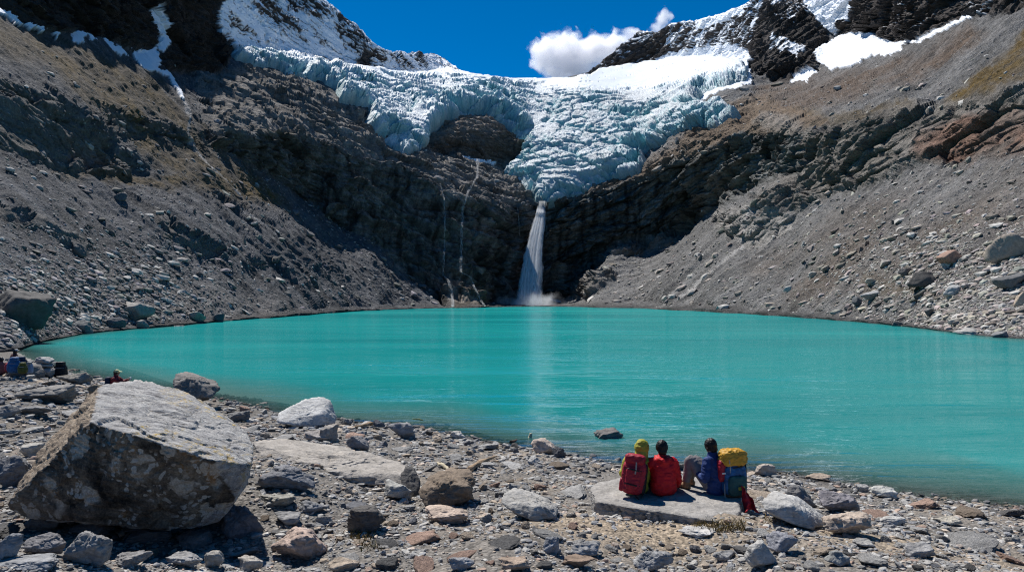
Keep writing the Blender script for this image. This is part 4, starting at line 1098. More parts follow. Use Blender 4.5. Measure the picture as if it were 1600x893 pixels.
# --- boulders lying on the far slopes
def far_rock(b, colour, label, seed, worn=.03, tilt=0.0):
    px0, py0, px1, py1 = b; P, N = terr_at((px0 + px1) / 2, py1 - .25 * (py1 - py0))
    Y = P.y; w = (px1 - px0) / F * Y; h = (py1 - py0) / F * Y
    V, Fc = rock_unit(seed, 4, 12, .05, worn); V = V * np.array([w / 2, w * .35, h / 2 * 1.05])
    o = rock_obj(mesh_np('boulder', V, Fc, M_ROCK, True), (((px0 + px1) / 2 - CX) / F * Y, Y - w * .05, CAMZ + (HY - (py0 + py1) / 2) / F * Y), colour, label, 'boulder')
    o.rotation_euler = (0, tilt, 0)
    return o
for b, colr, lab, sd_, tl in [
 ((-14,455,80,510), (.10,.095,.09), 'largest dark boulder on the left far shore', 201, .18),
 ((190,473,237,499), (.28,.265,.245), 'grey roof shaped boulder above the left shoreline', 202, .1),
 ((167,496,194,513), (.13,.13,.135), 'dark wedge boulder below the grey roof shaped one', 203, .1),
 ((117,499,146,522), (.16,.165,.165), 'dark block at the left waterline', 204, .05),
 ((329,489,351,503), (.10,.11,.115), 'dark squat boulder at the left waterline, farthest along', 205, 0),
 ((288,485,321,501), (.33,.305,.27), 'tan boulder near the left waterline', 206, .15),
 ((263,508,292,516), (.36,.35,.33), 'flat pale rock lying in the water off the left shore', 207, 0),
 ((216,500,234,514), (.26,.25,.23), 'small tan grey rock at the left waterline', 208, .1),
 ((62,388,92,405) if False else (108,380,140,400), (.12,.115,.11), 'dark outcrop stone high on the left scree', 209, .3),
 ((180,300,200,316), (.12,.12,.122), 'dark block on the grey moraine band of the left slope', 210, .3),
 ((1533,366,1612,412), (.29,.245,.205), 'great tilted brown slab on the right slope', 211, -.35),
 ((1414,424,1467,447), (.085,.08,.076), 'black boulder low on the right slope', 212, -.1),
 ((1403,419,1424,434), (.13,.12,.115), 'small dark rock beside the black boulder', 213, -.1),
 ((1464,392,1502,416), (.29,.19,.15), 'reddish boulder above the black one on the right slope', 214, -.3),
 ((1556,428,1606,449), (.13,.13,.13), 'dark boulder at the right edge below the great slab', 215, -.1),
 ((1470,446,1502,464), (.36,.36,.35), 'pale grey boulder above the right shoreline', 216, -.25),
 ((1344,455,1376,470), (.30,.30,.30), 'long grey slab pointing down to the right shoreline', 217, -.4),
 ((1331,463,1350,475), (.11,.115,.12), 'dark block at the foot of the long grey slab', 218, -.4),
 ((1584,455,1606,480), (.44,.35,.27), 'tan block at the right edge above the shore', 219, -.1),
 ((1350,434,1373,444), (.38,.36,.32), 'pale flat stone midway up the right slope', 220, -.1),
 ((1492,512,1536,524), (.36,.345,.32), 'flat pale rock at the right waterline', 221, 0),
 ((1545,518,1574,530), (.20,.20,.20), 'grey rock at the right waterline, nearest the frame edge', 222, -.1),
 ((1393,502,1410,512), (.12,.12,.12), 'dark stone at the right waterline', 223, 0),
 ((1480,497,1501,506), (.36,.34,.30), 'low tan stone just above the right waterline', 224, -.1),
 ((1261,424,1277,434), (.47,.44,.39), 'whitish block standing out on the grey right scree', 225, 0),
 ((1224,447,1238,456), (.50,.48,.44), 'white stone near the foot of the right scree', 226, -.3),
 ((1374,405,1392,416), (.33,.31,.28), 'small grey boulder on the brown right scree', 227, -.3),
 ((1444,482,1458,493), (.14,.135,.13), 'small dark rock between the pale boulder and the right shore', 228, -.1),
]: far_rock(b, colr, lab, sd_, .03, tl)

# --- countless small stones on the scree: one body
def scatter_scree():
    rg = np.random.RandomState(5)
    P, N = TERR['P'], TERR['N']; nr, nc = P.shape[:2]
    M = 270000
    r = rg.randint(4, nr - 2, M); c = rg.randint(10, nc - 10, M)
    px, py = TERR['px'][r, c], TERR['py'][r, c]
    free = (1 - TERR['rock'][r, c]) * (1 - np.clip(TERR['snow'][r, c] * 3, 0, 1)) * (1 - TERR['ice'][r, c]) * (1 - .7 * np.clip(TERR['grass'][r, c], 0, 1))
    low = np.maximum(smooth(420, 200, px) * smooth(330, 470, py), smooth(1230, 1500, px) * smooth(300, 430, py))
    prob = free * (.17 + .75 * low) * smooth(60, 200, py)
    k = rg.rand(M) < prob; r, c, low = r[k], c[k], low[k]
    Pp, Nn = P[r, c], N[r, c]; n = len(Pp)
    size = Pp[:, 1] / F * np.minimum((.8 + .5 * low) * rg.rand(n) ** (-.45), 7.5)
    tmpl = [rock_unit(300 + i, 1, 7, 0, 0) for i in range(16)]
    Vs, Fs, Cs = [], [], []; base = 0
    t = rg.randint(0, 16, n)
    for i in range(16):
        s = np.where(t == i)[0]; V0, F0 = tmpl[i]; m = len(s)
        if not m: continue
        sc = size[s][:, None] * np.stack([rg.uniform(.8, 1.6, m), rg.uniform(.6, 1.1, m), rg.uniform(.3, .65, m)], 1)
        yaw = rg.uniform(0, 6.28, m); cs, sn = np.cos(yaw), np.sin(yaw)
        L = V0[None] * sc[:, None]
        X = L[..., 0] * cs[:, None] - L[..., 1] * sn[:, None]; Yl = L[..., 0] * sn[:, None] + L[..., 1] * cs[:, None]
        # lean with the slope
        nn = Nn[s] * .7 + np.array([0, 0, .5]); nn /= np.linalg.norm(nn, axis=1)[:, None]
        a = np.cross(np.tile([[0, 1., 0]], (m, 1)), nn); a /= np.linalg.norm(a, axis=1)[:, None]; b = np.cross(nn, a)
        V = Pp[s][:, None] + X[..., None] * a[:, None] + Yl[..., None] * b[:, None] + (L[..., 2] + sc[:, 2:3] * .3)[..., None] * nn[:, None]
        Vs.append(V.reshape(-1, 3)); Fs.append((F0[None] + (np.arange(m) * len(V0))[:, None, None]).reshape(-1, 3) + base); base += m * len(V0)
        leftm = Pp[s][:, 0] < 0
        cc = np.where(leftm[:, None], np.array([[.20, .19, .185]]), np.array([[.30, .27, .24]])) * rg.uniform(.35, 1.5, (m, 1)) * rg.uniform(.93, 1.07, (m, 3))
        lite = rg.rand(m) < .22; cc[lite] = np.array([.46, .44, .41]) * rg.uniform(.8, 1.1, (lite.sum(), 1))
        Cs.append(np.repeat(cc, len(V0), 0))
    return np.concatenate(Vs), np.concatenate(Fs), {'col': np.clip(np.concatenate(Cs), .02, .8)}
M_STONES = mat_rock('loose_stones', speck=.25, own='col')
V, q, at = scatter_scree()
o = link('scree_stones', mesh_np('scree_stones', V, q, M_STONES, False, at)); tag(o, 'countless small stones strewn over the scree slopes', 'stones', kind='stuff')

# --- gravel of the near shore: one body
def scatter_gravel(N0=85000):
    rg = np.random.RandomState(9)
    u = rg.rand(N0); e = -.45; Ymin, Ymax = 4.6, 45.
    Y = (Ymin ** e + u * (Ymax ** e - Ymin ** e)) ** (1 / e); a = rg.uniform(-.82, .82, N0); X = a * Y
    z, d = ground0(X, Y)
    k = d > -2.6
    bare = np.maximum(np.exp(-(((X - 1.7) / 1.7) ** 2 + ((Y - 9.4) / .55) ** 2)), .7 * np.exp(-(((X - 5.6) / 2.2) ** 2 + ((Y - 9.0) / .8) ** 2)))
    k &= rg.rand(N0) > .8 * bare
    cl_ = fbm(np.stack([X / 1.3, Y / 1.3, X * 0], 1), 3, seed=350)
    k &= rg.rand(N0) < np.clip(.75 + 1.6 * cl_, .15, 1)
    X, Y = X[k], Y[k]; z = ground_z(X, Y); n = len(X)
    size = Y / F * np.minimum(1.6 * rg.rand(n) ** (-.5), 6.5)
    tm = [rock_unit(400 + i, 2 if i < 8 else 1, 6, 0, 0) for i in range(20)]
    # the bigger the stone, the finer its shape
    t = np.where(size * F / Y > 3.6, rg.randint(0, 8, n), rg.randint(8, 20, n))
    pal = np.array([[.30, .29, .275], [.36, .345, .32], [.25, .25, .255], [.42, .40, .37], [.39, .32, .25], [.33, .24, .19], [.19, .185, .18], [.12, .115, .11], [.46, .38, .32]])
    pr = np.array([.22, .2, .14, .12, .1, .05, .08, .05, .04]); pr /= pr.sum()
    Vs, Fs, Cs = [], [], []; base = 0
    for i in range(20):
        s = np.where(t == i)[0]; V0, F0 = tm[i]; m = len(s)
        if not m: continue
        sc = size[s][:, None] * np.stack([rg.uniform(.8, 1.5, m), rg.uniform(.6, 1.1, m), rg.uniform(.22, .65, m)], 1)
        yaw = rg.uniform(0, 6.28, m); tl = rg.normal(0, .22, m)
        L = V0[None] * sc[:, None]
        Z = L[..., 2] * np.cos(tl)[:, None] + L[..., 0] * np.sin(tl)[:, None]; X1 = L[..., 0] * np.cos(tl)[:, None] - L[..., 2] * np.sin(tl)[:, None]
        V = np.stack([X[s][:, None] + X1 * np.cos(yaw)[:, None] - L[..., 1] * np.sin(yaw)[:, None], Y[s][:, None] + X1 * np.sin(yaw)[:, None] + L[..., 1] * np.cos(yaw)[:, None], z[s][:, None] + Z + sc[:, 2:3] * .35], -1)
        Vs.append(V.reshape(-1, 3)); Fs.append((F0[None] + (np.arange(m) * len(V0))[:, None, None]).reshape(-1, 3) + base); base += m * len(V0)
        cc = pal[rg.choice(len(pal), m, p=pr)] * rg.uniform(.7, 1.25, (m, 1))
        w = smooth(.35, -.05, ground0(X[s], Y[s])[1]); cc = cc * (1 - .5 * w)[:, None]
        cc = cc * (1 - .3 * smooth(-3, -14, X[s]))[:, None] if False else cc
        Cs.append(np.repeat(cc, len(V0), 0))
    return np.concatenate(Vs), np.concatenate(Fs), {'col': np.clip(np.concatenate(Cs), .02, .8)}
V, q, at = scatter_gravel()
o = link('gravel', mesh_np('gravel', V, q, M_STONES, False, at)); tag(o, 'grey and tan gravel of broken stones covering the near shore', 'gravel', kind='stuff')

# --- loose stones of the near shore, each one a thing
def loose_stones(count=285, slabs=48):
    rg = np.random.RandomState(21)
    tm = []
    for i in range(18):
        V, Fc = rock_unit(500 + i, 4, rg.randint(5, 10), .06, [.0, .0, .02, .05][i % 4]); tm.append(mesh_np('stone', V, Fc, M_ROCK, i % 4 == 3))
    COLS = [('grey', GREY), ('pale grey', PALE), ('dark', (.13, .125, .12)), ('tan', TAN), ('slate', SLATE), ('reddish', (.36, .245, .19)), ('whitish', (.50, .48, .45)), ('brown', BROWN)]
    prob = [.26, .2, .1, .13, .13, .06, .06, .06]
    anchors = [(o, o['label']) for o in COL.objects if o.get('label') and o.get('category') in ('boulder', 'rock slab', 'rock') and o.location.y < 35]
    short = lambda s: s
    placed = []; tries = 0; used = {}
    while len(placed) < count + slabs and tries < 40000:
        tries += 1
        px = rg.uniform(-10, 1610) if rg.rand() < .75 else rg.uniform(-10, 480); py = 600 + 293 * rg.rand() ** .75
        if py < np.interp(px, NS[:, 0], NS[:, 1]) + 5: continue
        wpx = min(17 + 11 * rg.pareto(1.6), 72) * (.6 + .4 * (py - 560) / 330) * (1.25 if px < 430 and py > 780 else 1)
        big = len(placed) < slabs
        if big: wpx = rg.uniform(38, 92) * (.6 + .4 * (py - 560) / 330)
        b = (px - wpx / 2, py - wpx * (.4 if big else .6), px + wpx / 2, py + 2)
        if any(not (b[2] < r[0] - 1 or b[0] > r[2] + 1 or b[3] < r[1] + .45 * (r[3] - r[1]) or py > r[3] + 14 and False or b[1] > r[3] - 2) for r in ROCKS): continue
        if 915 < px < 1190 and 735 < py < 842: continue
        if 870 < px < 1080 and 790 < py < 845 and rg.rand() < .7: continue
        if any(abs(px - p[0]) < (wpx + p[2]) * .5 and abs(py - p[1]) < (wpx + p[2]) * .35 for p in placed): continue
        placed.append((px, py, wpx))
        x, Y, z = hit(px, py); w = wpx / F * Y
        ci = rg.choice(8, p=prob); cn, cc = COLS[ci]
        fl = rg.uniform(.12, .3) if big else rg.uniform(.2, .72); dp = rg.uniform(.6, 1.0); k = rg.randint(0, 18)
        o = bpy.data.objects.new('flat_stone' if big else 'stone', tm[k]); COL.objects.link(o)
        cc = np.array(cc) * rg.uniform(.85, 1.15)
        o.color = (*cc, 1); o.scale = (w / 2, w / 2 * dp, w / 2 * fl); o.rotation_euler = (rg.normal(0, .15), rg.normal(0, .18), rg.uniform(0, 6.28))
        o.location = (x, Y + w * .2, z + w / 2 * fl * .5)
        # say which one: its look, then the named rock it lies nearest to
        an = min(anchors, key=lambda t: (t[0].location.xy - o.location.xy).length)
        dx, dyv = o.location.x - an[0].location.x, o.location.y - an[0].location.y
        side = ('right of' if dx > 0 else 'left of') if abs(dx) > abs(dyv) else ('behind' if dyv > 0 else 'in front of')
        shape = 'flat' if fl < .42 else ('chunky' if fl > .64 else 'angular')
        sz = 'small' if wpx < 15 else ('large' if wpx > 26 else 'smallish')
        used.setdefault((sz, shape, cn, side, an[1], 'slab' if big else 'stone'), []).append(o)
    for (sz, shape, cn, side, al, kind_), os_ in used.items():
        aw = al.split(','); core = ' '.join(aw[0].split()[:16 - len(f'near {sz} {shape} {cn} {kind_} {side} the'.split())])
        # trim a dangling connective
        while core.split()[-1] in ('the', 'at', 'in', 'of', 'by', 'a', 'with', 'on', 'and', 'right', 'left', 'behind', 'beside', 'front', 'just', 'below', 'under', 'above', 'to', "hikers'", 'long', 'that', 'from', 'lying', 'between', 'near', 'bottom', 'dark', 'flat', 'three', 'lichened', 'block\'s', 'shoreline', 'reaching', 'closing', 'resting', 'flat', 'brown', 'big', 'pale', 'large', 'touching', 'standing', 'under', 'cut', 'bottom', 'purplish', 'pointed', 'far', 'stacked', 'leaning', 'breaking', 'mid', 'three', 'grey', 'black', 'wedge', 'pinkish'):
            core = ' '.join(core.split()[:-1])
        os_.sort(key=lambda o: o.location.y)
        for i, o in enumerate(os_):
            pre = '' if len(os_) == 1 else ('nearer ' if i == 0 else 'farther ' if i == len(os_) - 1 and len(os_) < 3 else 'mid ')
            tag(o, f'{pre}{sz} {shape} {cn} {kind_} {side} the {core}', 'stone' if kind_ == 'stone' else 'rock slab', 'loose stones strewn on the near shore' if kind_ == 'stone' else 'flat slabs lying on the near shore')
loose_stones()

# --- driftwood and twigs
def mat_wood(name, c0, c1):
    n = NT(name); o = n.obj(); a = n.noise(n.mapping(o, (2, 30, 30)), 1.0, 5, .6)
    return n.done(n.bsdf(n.mix(n.maprange(a, .35, .65, 0, 1), c0, c1), .85, n.bump(a, .5, .02), .2))
M_WOOD = mat_wood('driftwood', (.16, .105, .065), (.42, .31, .20)); M_WOODD = mat_wood('wet_driftwood', (.03, .02, .016), (.09, .06, .045)); M_WOODP = mat_wood('bleached_wood', (.38, .31, .20), (.60, .53, .38))
def branch(pts, rr, seed=0, ns=9, seg=6):
    """bent tapering limb through the points"""
    pts = [Vector(p) for p in pts]; V, Fq = [], []; rg = random.Random(seed); P = []
    for i in range(len(pts) - 1):
        for k in range(seg):
            t = k / seg; p = pts[i].lerp(pts[i + 1], t); P.append((p, rr[i] + (rr[i + 1] - rr[i]) * t))
    P.append((pts[-1], rr[-1]))
    for i, (p, r) in enumerate(P):
        d = (P[min(i + 1, len(P) - 1)][0] - P[max(i - 1, 0)][0]).normalized(); a = d.orthogonal().normalized(); b = d.cross(a)
        p = p + Vector((rg.uniform(-1, 1), rg.uniform(-1, 1), rg.uniform(-1, 1))) * r * .15
        for j in range(ns):
            th = 6.2832 * j / ns; rj = r * (1 + .18 * math.sin(3 * th + i) + rg.uniform(-.1, .1)); V.append(p + a * rj * math.cos(th) + b * rj * math.sin(th))
    for i in range(len(P) - 1):
        for j in range(ns): Fq.append((i * ns + j, i * ns + (j + 1) % ns, (i + 1) * ns + (j + 1) % ns, (i + 1) * ns + j))
    n = len(V); V.append(P[0][0]); V.append(P[-1][0])
    Ft = [(n, (j + 1) % ns, j, j) for j in range(ns)]
    m = len(P) - 1
    me = bpy.data.meshes.new('log'); me.from_pydata([tuple(v) for v in V], [], Fq + [(n, (j + 1) % ns, j) for j in range(ns)] + [(n + 1, m * ns + j, m * ns + (j + 1) % ns) for j in range(ns)])
    me.update(); return me
def at_ground(px, py, dz=.03):
    x, Y, z = hit(px, py); return Vector((x, Y, z + dz))
def wood(pts, rr, mat, label, name='driftwood_log', cat='driftwood', seed=0):
    base = pts[0]; me = branch([p - base for p in pts], rr, seed); me.materials.append(mat)
    for p in me.polygons: p.use_smooth = True
    o = link(name, me, loc=base); tag(o, label, cat); return o
wood([at_ground(555,670,.05), at_ground(580,666,.09), at_ground(607,659,.10)], [.04,.06,.045], M_WOOD, 'pale driftwood log lying at the waterline', seed=1)
wood([at_ground(733,738,.05), at_ground(752,728,.09), at_ground(776,716,.06)], [.07,.055,.02], M_WOOD, 'brown broken branch behind the brown boulder', seed=2)
wood([at_ground(682,726,.03), at_ground(692,730,.05), at_ground(701,736,.03)], [.03,.045,.03], M_WOODP, 'short yellowish wood chunk left of the broken branch', seed=3)
wood([at_ground(799,694,.06), at_ground(812,693,.08), at_ground(826,693,.08)], [.06,.075,.07], M_WOODD, 'dark wet log beside the bleached stump', seed=4)
st = at_ground(828, 695, 0)
wood([st, st + Vector((0, 0, .18)), st + Vector((.03, 0, .34))], [.075,.06,.035], M_WOODP, 'bleached upright stump at the waterline beside the pinkish block', name='tree_stump', cat='stump', seed=5)
tw = Vector(W(657, 656, 4 * F / (656 - HY))); wood([tw + Vector((-.30, .25, .0)), tw + Vector((-.05, .05, .03)), tw + Vector((.10, -.05, .0))], [.012,.018,.012], mat_wood('green_twig', (.10, .12, .03), (.20, .21, .06)), 'greenish twig floating in the shallows', name='twig', cat='twig', seed=6)

# --- dry grass along the slab and between stones
def dry_grass():
    rg = np.random.RandomState(4); V, Fc, Cc = [], [], []
    for (x0, y0, x1, y1, n, h) in ((926,786,985,798,420,.10), (980,796,1070,806,420,.07), (1085,816,1165,832,500,.08), (1012,806,1060,818,160,.05), (545,832,580,846,160,.09), (560,850,600,862,80,.07), (1195,806,1215,816,60,.06), (132,606,150,628,160,.16)):
        for _ in range(n):
            px, py = rg.uniform(x0, x1), rg.uniform(y0, y1); x, Y, z = hit_fast(px, py)
            hh = h * rg.uniform(.4, 1.1); dx, dy = rg.normal(0, hh * .6, 2); w = .004 + .003 * rg.rand(); th = rg.uniform(0, 3.14)
            b = len(V); c, s = math.cos(th) * w, math.sin(th) * w
            V += [(x - c, Y - s, z - .01), (x + c, Y + s, z - .01), (x + dx * .5 + c * .6, Y + dy * .5 + s * .6, z + hh * .7), (x + dx * .5 - c * .6, Y + dy * .5 - s * .6, z + hh * .7), (x + dx, Y + dy, z + hh * .9), (x + dx, Y + dy, z + hh * .9 + .002)]
            Fc += [(b, b + 1, b + 2, b + 3), (b + 3, b + 2, b + 4, b + 5)]
            cc = np.array([.20, .14, .055]) * rg.uniform(.5, 1.4) if rg.rand() < .8 else np.array([.12, .11, .035]); Cc += [cc] * 6
    n = NT('dry_grass'); m = n.done(n.bsdf(n.attr('col'), .8, None, .1))
    o = link('dry_grass', mesh_np('dry_grass', np.array(V), np.array(Fc), m, False, {'col': np.array(Cc)}))
    tag(o, 'tufts of brown dry grass between the stones', 'grass', kind='stuff')
_hc = {}
def hit_fast(px, py):
    k = (round(px / 6), round(py / 3))
    if k not in _hc: _hc[k] = hit(k[0] * 6, k[1] * 3)
    x, Y, z = _hc[k]; Y2 = Y * (1 - (py - k[1] * 3) / (py - HY)); return (px - CX) / F * Y2, Y2, z
dry_grass()
# ------------------------------------------------------------------ people and their packs
def tube_bm(bm, pts, rad, side=None, ns=14, round_end=True):
    """closed lofted limb: elliptical rings (rx across, ry deep) along the points"""
    pts = [Vector(p) for p in pts]; rings = []
    rad = [r if isinstance(r, tuple) else (r, r) for r in rad]
    P = []
    for i in range(len(pts) - 1):
        p0 = pts[max(i - 1, 0)]; p1 = pts[i]; p2 = pts[i + 1]; p3 = pts[min(i + 2, len(pts) - 1)]
        for k in range(5):
            t = k / 5
            q = .5 * ((2 * p1) + (p2 - p0) * t + (2 * p0 - 5 * p1 + 4 * p2 - p3) * t * t + (3 * p1 - p0 - 3 * p2 + p3) * t ** 3)
            s = t * t * (3 - 2 * t)
            P.append((q, rad[i][0] * (1 - s) + rad[i + 1][0] * s, rad[i][1] * (1 - s) + rad[i + 1][1] * s))
    P.append((pts[-1], *rad[-1]))
    def cap(at, d, rx, ry): return [(at - d * min(rx, ry) * .55, rx * .62, ry * .62), (at - d * min(rx, ry) * .3, rx * .88, ry * .88)]
    if round_end:
        d0 = (P[1][0] - P[0][0]).normalized(); d1 = (P[-1][0] - P[-2][0]).normalized()
        P = cap(P[0][0], d0, P[0][1], P[0][2]) + P + cap(P[-1][0], -d1, P[-1][1], P[-1][2])[::-1]
    prev = Vector(side) if side else None
    for i, (p, rx, ry) in enumerate(P):
        d = (P[min(i + 1, len(P) - 1)][0] - P[max(i - 1, 0)][0]).normalized()
        a = prev if prev is not None else d.orthogonal()
        a = (a - d * a.dot(d)).normalized(); prev = a; b = d.cross(a)
        rings.append([bm.verts.new(p + a * rx * math.cos(6.28318 * j / ns) + b * ry * math.sin(6.28318 * j / ns)) for j in range(ns)])
    for i in range(len(rings) - 1):
        for j in range(ns): bm.faces.new((rings[i][j], rings[i][(j + 1) % ns], rings[i + 1][(j + 1) % ns], rings[i + 1][j]))
    bm.faces.new(rings[0][::-1]); bm.faces.new(rings[-1])
def ball_bm(bm, c, r, rot=None, u=18, v=12):
    M = Matrix.Translation(Vector(c)) @ (rot.to_matrix().to_4x4() if rot else Matrix.Identity(4)) @ Matrix.Diagonal((*r, 1))
    bmesh.ops.create_uvsphere(bm, u_segments=u, v_segments=v, radius=1, matrix=M)
def fuse(name, bm, mat, parent, voxel=.012, smooth_n=3, wrinkle=0.0, wf=14, seed=0):
    """melts the overlapping limbs into one continuous skin"""
    bmesh.ops.recalc_face_normals(bm, faces=bm.faces[:])
    me = bpy.data.meshes.new(name); bm.to_mesh(me); bm.free()
    o = bpy.data.objects.new(name, me); COL.objects.link(o)
    m = o.modifiers.new('r', 'REMESH'); m.mode = 'VOXEL'; m.voxel_size = voxel
    s = o.modifiers.new('s', 'SMOOTH'); s.iterations = smooth_n; s.factor = .5
    bpy.context.view_layer.update()
    me2 = bpy.data.meshes.new_from_object(o.evaluated_get(bpy.context.evaluated_depsgraph_get()))
    bpy.data.objects.remove(o); bpy.data.meshes.remove(me); me2.name = name
    if wrinkle:
        n = len(me2.vertices); co = np.empty(n * 3, np.float32); no = np.empty(n * 3, np.float32)
        me2.vertices.foreach_get('co', co); me2.vertices.foreach_get('normal', no); co = co.reshape(-1, 3); no = no.reshape(-1, 3)
        w = fbm(co * np.array([wf, wf, wf * 1.5]), 3, .55, seed=seed + 70, ridged=True)
        co = co + no * (w * wrinkle)[:, None]; me2.vertices.foreach_set('co', co.ravel())
    me2.materials.clear(); me2.materials.append(mat)
    me2.polygons.foreach_set('use_smooth', np.ones(len(me2.polygons), bool)); me2.update()
    o = bpy.data.objects.new(name, me2); COL.objects.link(o); o.parent = parent
    return o
def cloth(name, c, rough=.75, c2=None, sc=40):
    n = NT(name); o = n.obj(); a = n.noise(o, sc * .25, 4, .6); b = n.noise(o, sc * 4, 2, .5)
    col = n.mix(n.maprange(a, .35, .65, 0, 1), c, c2 or tuple(v * .72 for v in c))
    return n.done(n.bsdf(col, rough, n.bump(n.math('ADD', a, n.math('MULTIPLY', b, .15)), .35, .01), .25))
M_SKIN = cloth('skin', (.42, .25, .17), .55); M_HAIR = cloth('black_hair', (.012, .010, .009), .45, sc=200)
M_EYE = cloth('eye', (.02, .015, .012), .2)

def empty(name, loc, yaw=0): 
    o = bpy.data.objects.new(name, None); COL.objects.link(o); o.location = loc; o.rotation_euler = (0, 0, yaw); o.empty_display_size = .1; return o

def hand(bm, wrist, tip, sidev, curl=.35, k=1.0):
    """palm, four unequal bent fingers and a thumb from the side of the palm"""
    w = Vector(wrist); d = (Vector(tip) - w).normalized(); s = Vector(sidev); s = (s - d * s.dot(d)).normalized(); nrm = d.cross(s)
    tube_bm(bm, [w - d * .03, w + d * .02, w + d * .09 * k], [(.026, .020), (.036, .016), (.040, .014)], side=s, ns=10)
    for i, (off, ln) in enumerate(((-.030, .066), (-.010, .078), (.010, .074), (.029, .058))):
        b = w + d * .085 * k + s * off; m = b + (d * math.cos(curl) - nrm * math.sin(curl)) * ln * .5 * k
        e = m + (d * math.cos(curl * 2.4) - nrm * math.sin(curl * 2.4)) * ln * .5 * k
        tube_bm(bm, [b - d * .02, b, m, e], [.0095, .0095, .009, .0075], ns=8)
    b = w + d * .025 - s * .03; tube_bm(bm, [b, b - s * .028 + d * .03, b - s * .030 + d * .062 - nrm * .012], [.012, .0105, .008], ns=8)

def person(label, loc, yaw, J, col, hair=True, hood=None, cap=None, voxel=.011, group=None, long_tail=.0):
    """seated figure; J holds the joints in metres about the seat (x right, y ahead, z up)"""
    t = empty('person', loc, yaw); tag(t, label, 'person', group)
    v = {k: Vector(p) for k, p in J.items() if isinstance(p, tuple)}
    hd = v['head']; up = (hd - v['neck']).normalized()
    hr = Euler((J.get('nod', 0), 0, J.get('turn', 0)))
    fw = hr.to_matrix() @ Vector((0, 1, 0)); rt = hr.to_matrix() @ Vector((1, 0, 0))
    # body
    bm = bmesh.new()
    tube_bm(bm, [v['pelvis'], v['waist'], v['chest'], v['neck'] - Vector((0, 0, .06))], [(.155, .115), (.140, .105), (.165, .115), (.10, .08)], side=(1, 0, 0), ns=18)
    tube_bm(bm, [v['neck'] - up * .05, v['neck'] + up * .03, hd - up * .04], [.060, .052, .05])
    ball_bm(bm, hd + up * .012, (.076, .094, .108), hr); ball_bm(bm, hd + fw * .045 - up * .06, (.052, .045, .05), hr)
    tube_bm(bm, [hd + fw * .085 + up * .02, hd + fw * .108 - up * .02, hd + fw * .092 - up * .03], [.011, .016, .012], ns=8)
    tube_bm(bm, [hd + fw * .083 - up * .058 - rt * .02, hd + fw * .09 - up * .058, hd + fw * .083 - up * .058 + rt * .02], [.009, .011, .009], ns=8)
    for s in (-1, 1): ball_bm(bm, hd + rt * s * .078 - fw * .005 - up * .005, (.012, .024, .032), hr, 10, 8)
    for s in 'LR':
        sg = -1 if s == 'L' else 1
        tube_bm(bm, [v['sh' + s], v['el' + s], v['ha' + s]], [.052, .042, .029]); hand(bm, v['ha' + s], v['ft' + s], (sg, 0, 0) if abs((v['ft' + s] - v['ha' + s]).normalized().x) < .8 else (0, sg, 0), J.get('curl', .4))
        tube_bm(bm, [v['hip' + s], v['kn' + s], v['an' + s]], [.088, .060, .042])
        tube_bm(bm, [v['an' + s], v['an' + s] + (v['toe' + s] - v['an' + s]) * .3 - Vector((0, 0, .03)), v['toe' + s]], [.04, .04, .03])
    fuse('body', bm, M_SKIN, t, .0085, 2)
    for s in (-1, 1):
        bm = bmesh.new(); ball_bm(bm, hd + fw * .088 + rt * s * .032 + up * .018, (.012, .009, .009), hr, 10, 8)
        me = bpy.data.meshes.new('eye'); bm.to_mesh(me); bm.free(); me.materials.append(M_EYE); link('eye', me, t)
    # trousers
    bm = bmesh.new(); tube_bm(bm, [v['waist'], v['pelvis'], v['pelvis'] - Vector((0, -.03, .03))], [(.155, .12), (.175, .135), (.165, .125)], side=(1, 0, 0), ns=18)
    for s in 'LR': tube_bm(bm, [v['hip' + s], (v['hip' + s] + v['kn' + s]) / 2, v['kn' + s], (v['kn' + s] + v['an' + s]) / 2, v['an' + s] + Vector((0, 0, .04))], [.105, .098, .076, .072, .058])
    fuse('trousers', bm, col['trousers'], t, voxel, 3, .007, 11, 2)
    # boots
    for s in 'LR':
        a, b = v['an' + s], v['toe' + s]; bm = bmesh.new(); d = (b - a); d.z = 0
        tube_bm(bm, [a + Vector((0, 0, .07)), a, a - Vector((0, 0, .05))], [.054, .055, .052]); tube_bm(bm, [a - d * .25 - Vector((0, 0, .045)), a + d * .4 - Vector((0, 0, .035)), b - Vector((0, 0, .015))], [(.046, .036), (.05, .04), (.044, .030)], side=d.cross(Vector((0, 0, 1))))
        bt = fuse('boot', bm, col.get('boots', M_BOOT), t, .009, 2)
        bm = bmesh.new(); tube_bm(bm, [a - d * .28 - Vector((0, 0, .078)), a + d * .4 - Vector((0, 0, .078)), b - Vector((0, 0, .045))], [(.05, .012), (.053, .012), (.046, .012)], side=d.cross(Vector((0, 0, 1))))
        fuse('sole', bm, M_SOLE, bt, .008, 1)
    # jacket with sleeves, collar, hood
    bm = bmesh.new(); hem = v['pelvis'] - Vector((0, .0, .035 + long_tail))
    tube_bm(bm, [hem, v['pelvis'] + Vector((0, 0, .04)), v['waist'], v['chest'], v['neck'] - Vector((0, 0, .02))], [(.195, .15), (.195, .152), (.188, .142), (.195, .14), (.085, .08)], side=(1, 0, 0), ns=20)
    tube_bm(bm, [v['neck'] - up * .05, v['neck'] + up * .02], [.088, .072])
    if hood == 'down':
        tube_bm(bm, [v['neck'] + Vector((-.10, .0, -.005)), v['neck'] + Vector((-.06, -.085, -.03)), v['neck'] + Vector((0, -.115, -.055)), v['neck'] + Vector((.06, -.085, -.03)), v['neck'] + Vector((.10, .0, -.005))], [.038, .05, .058, .05, .038])
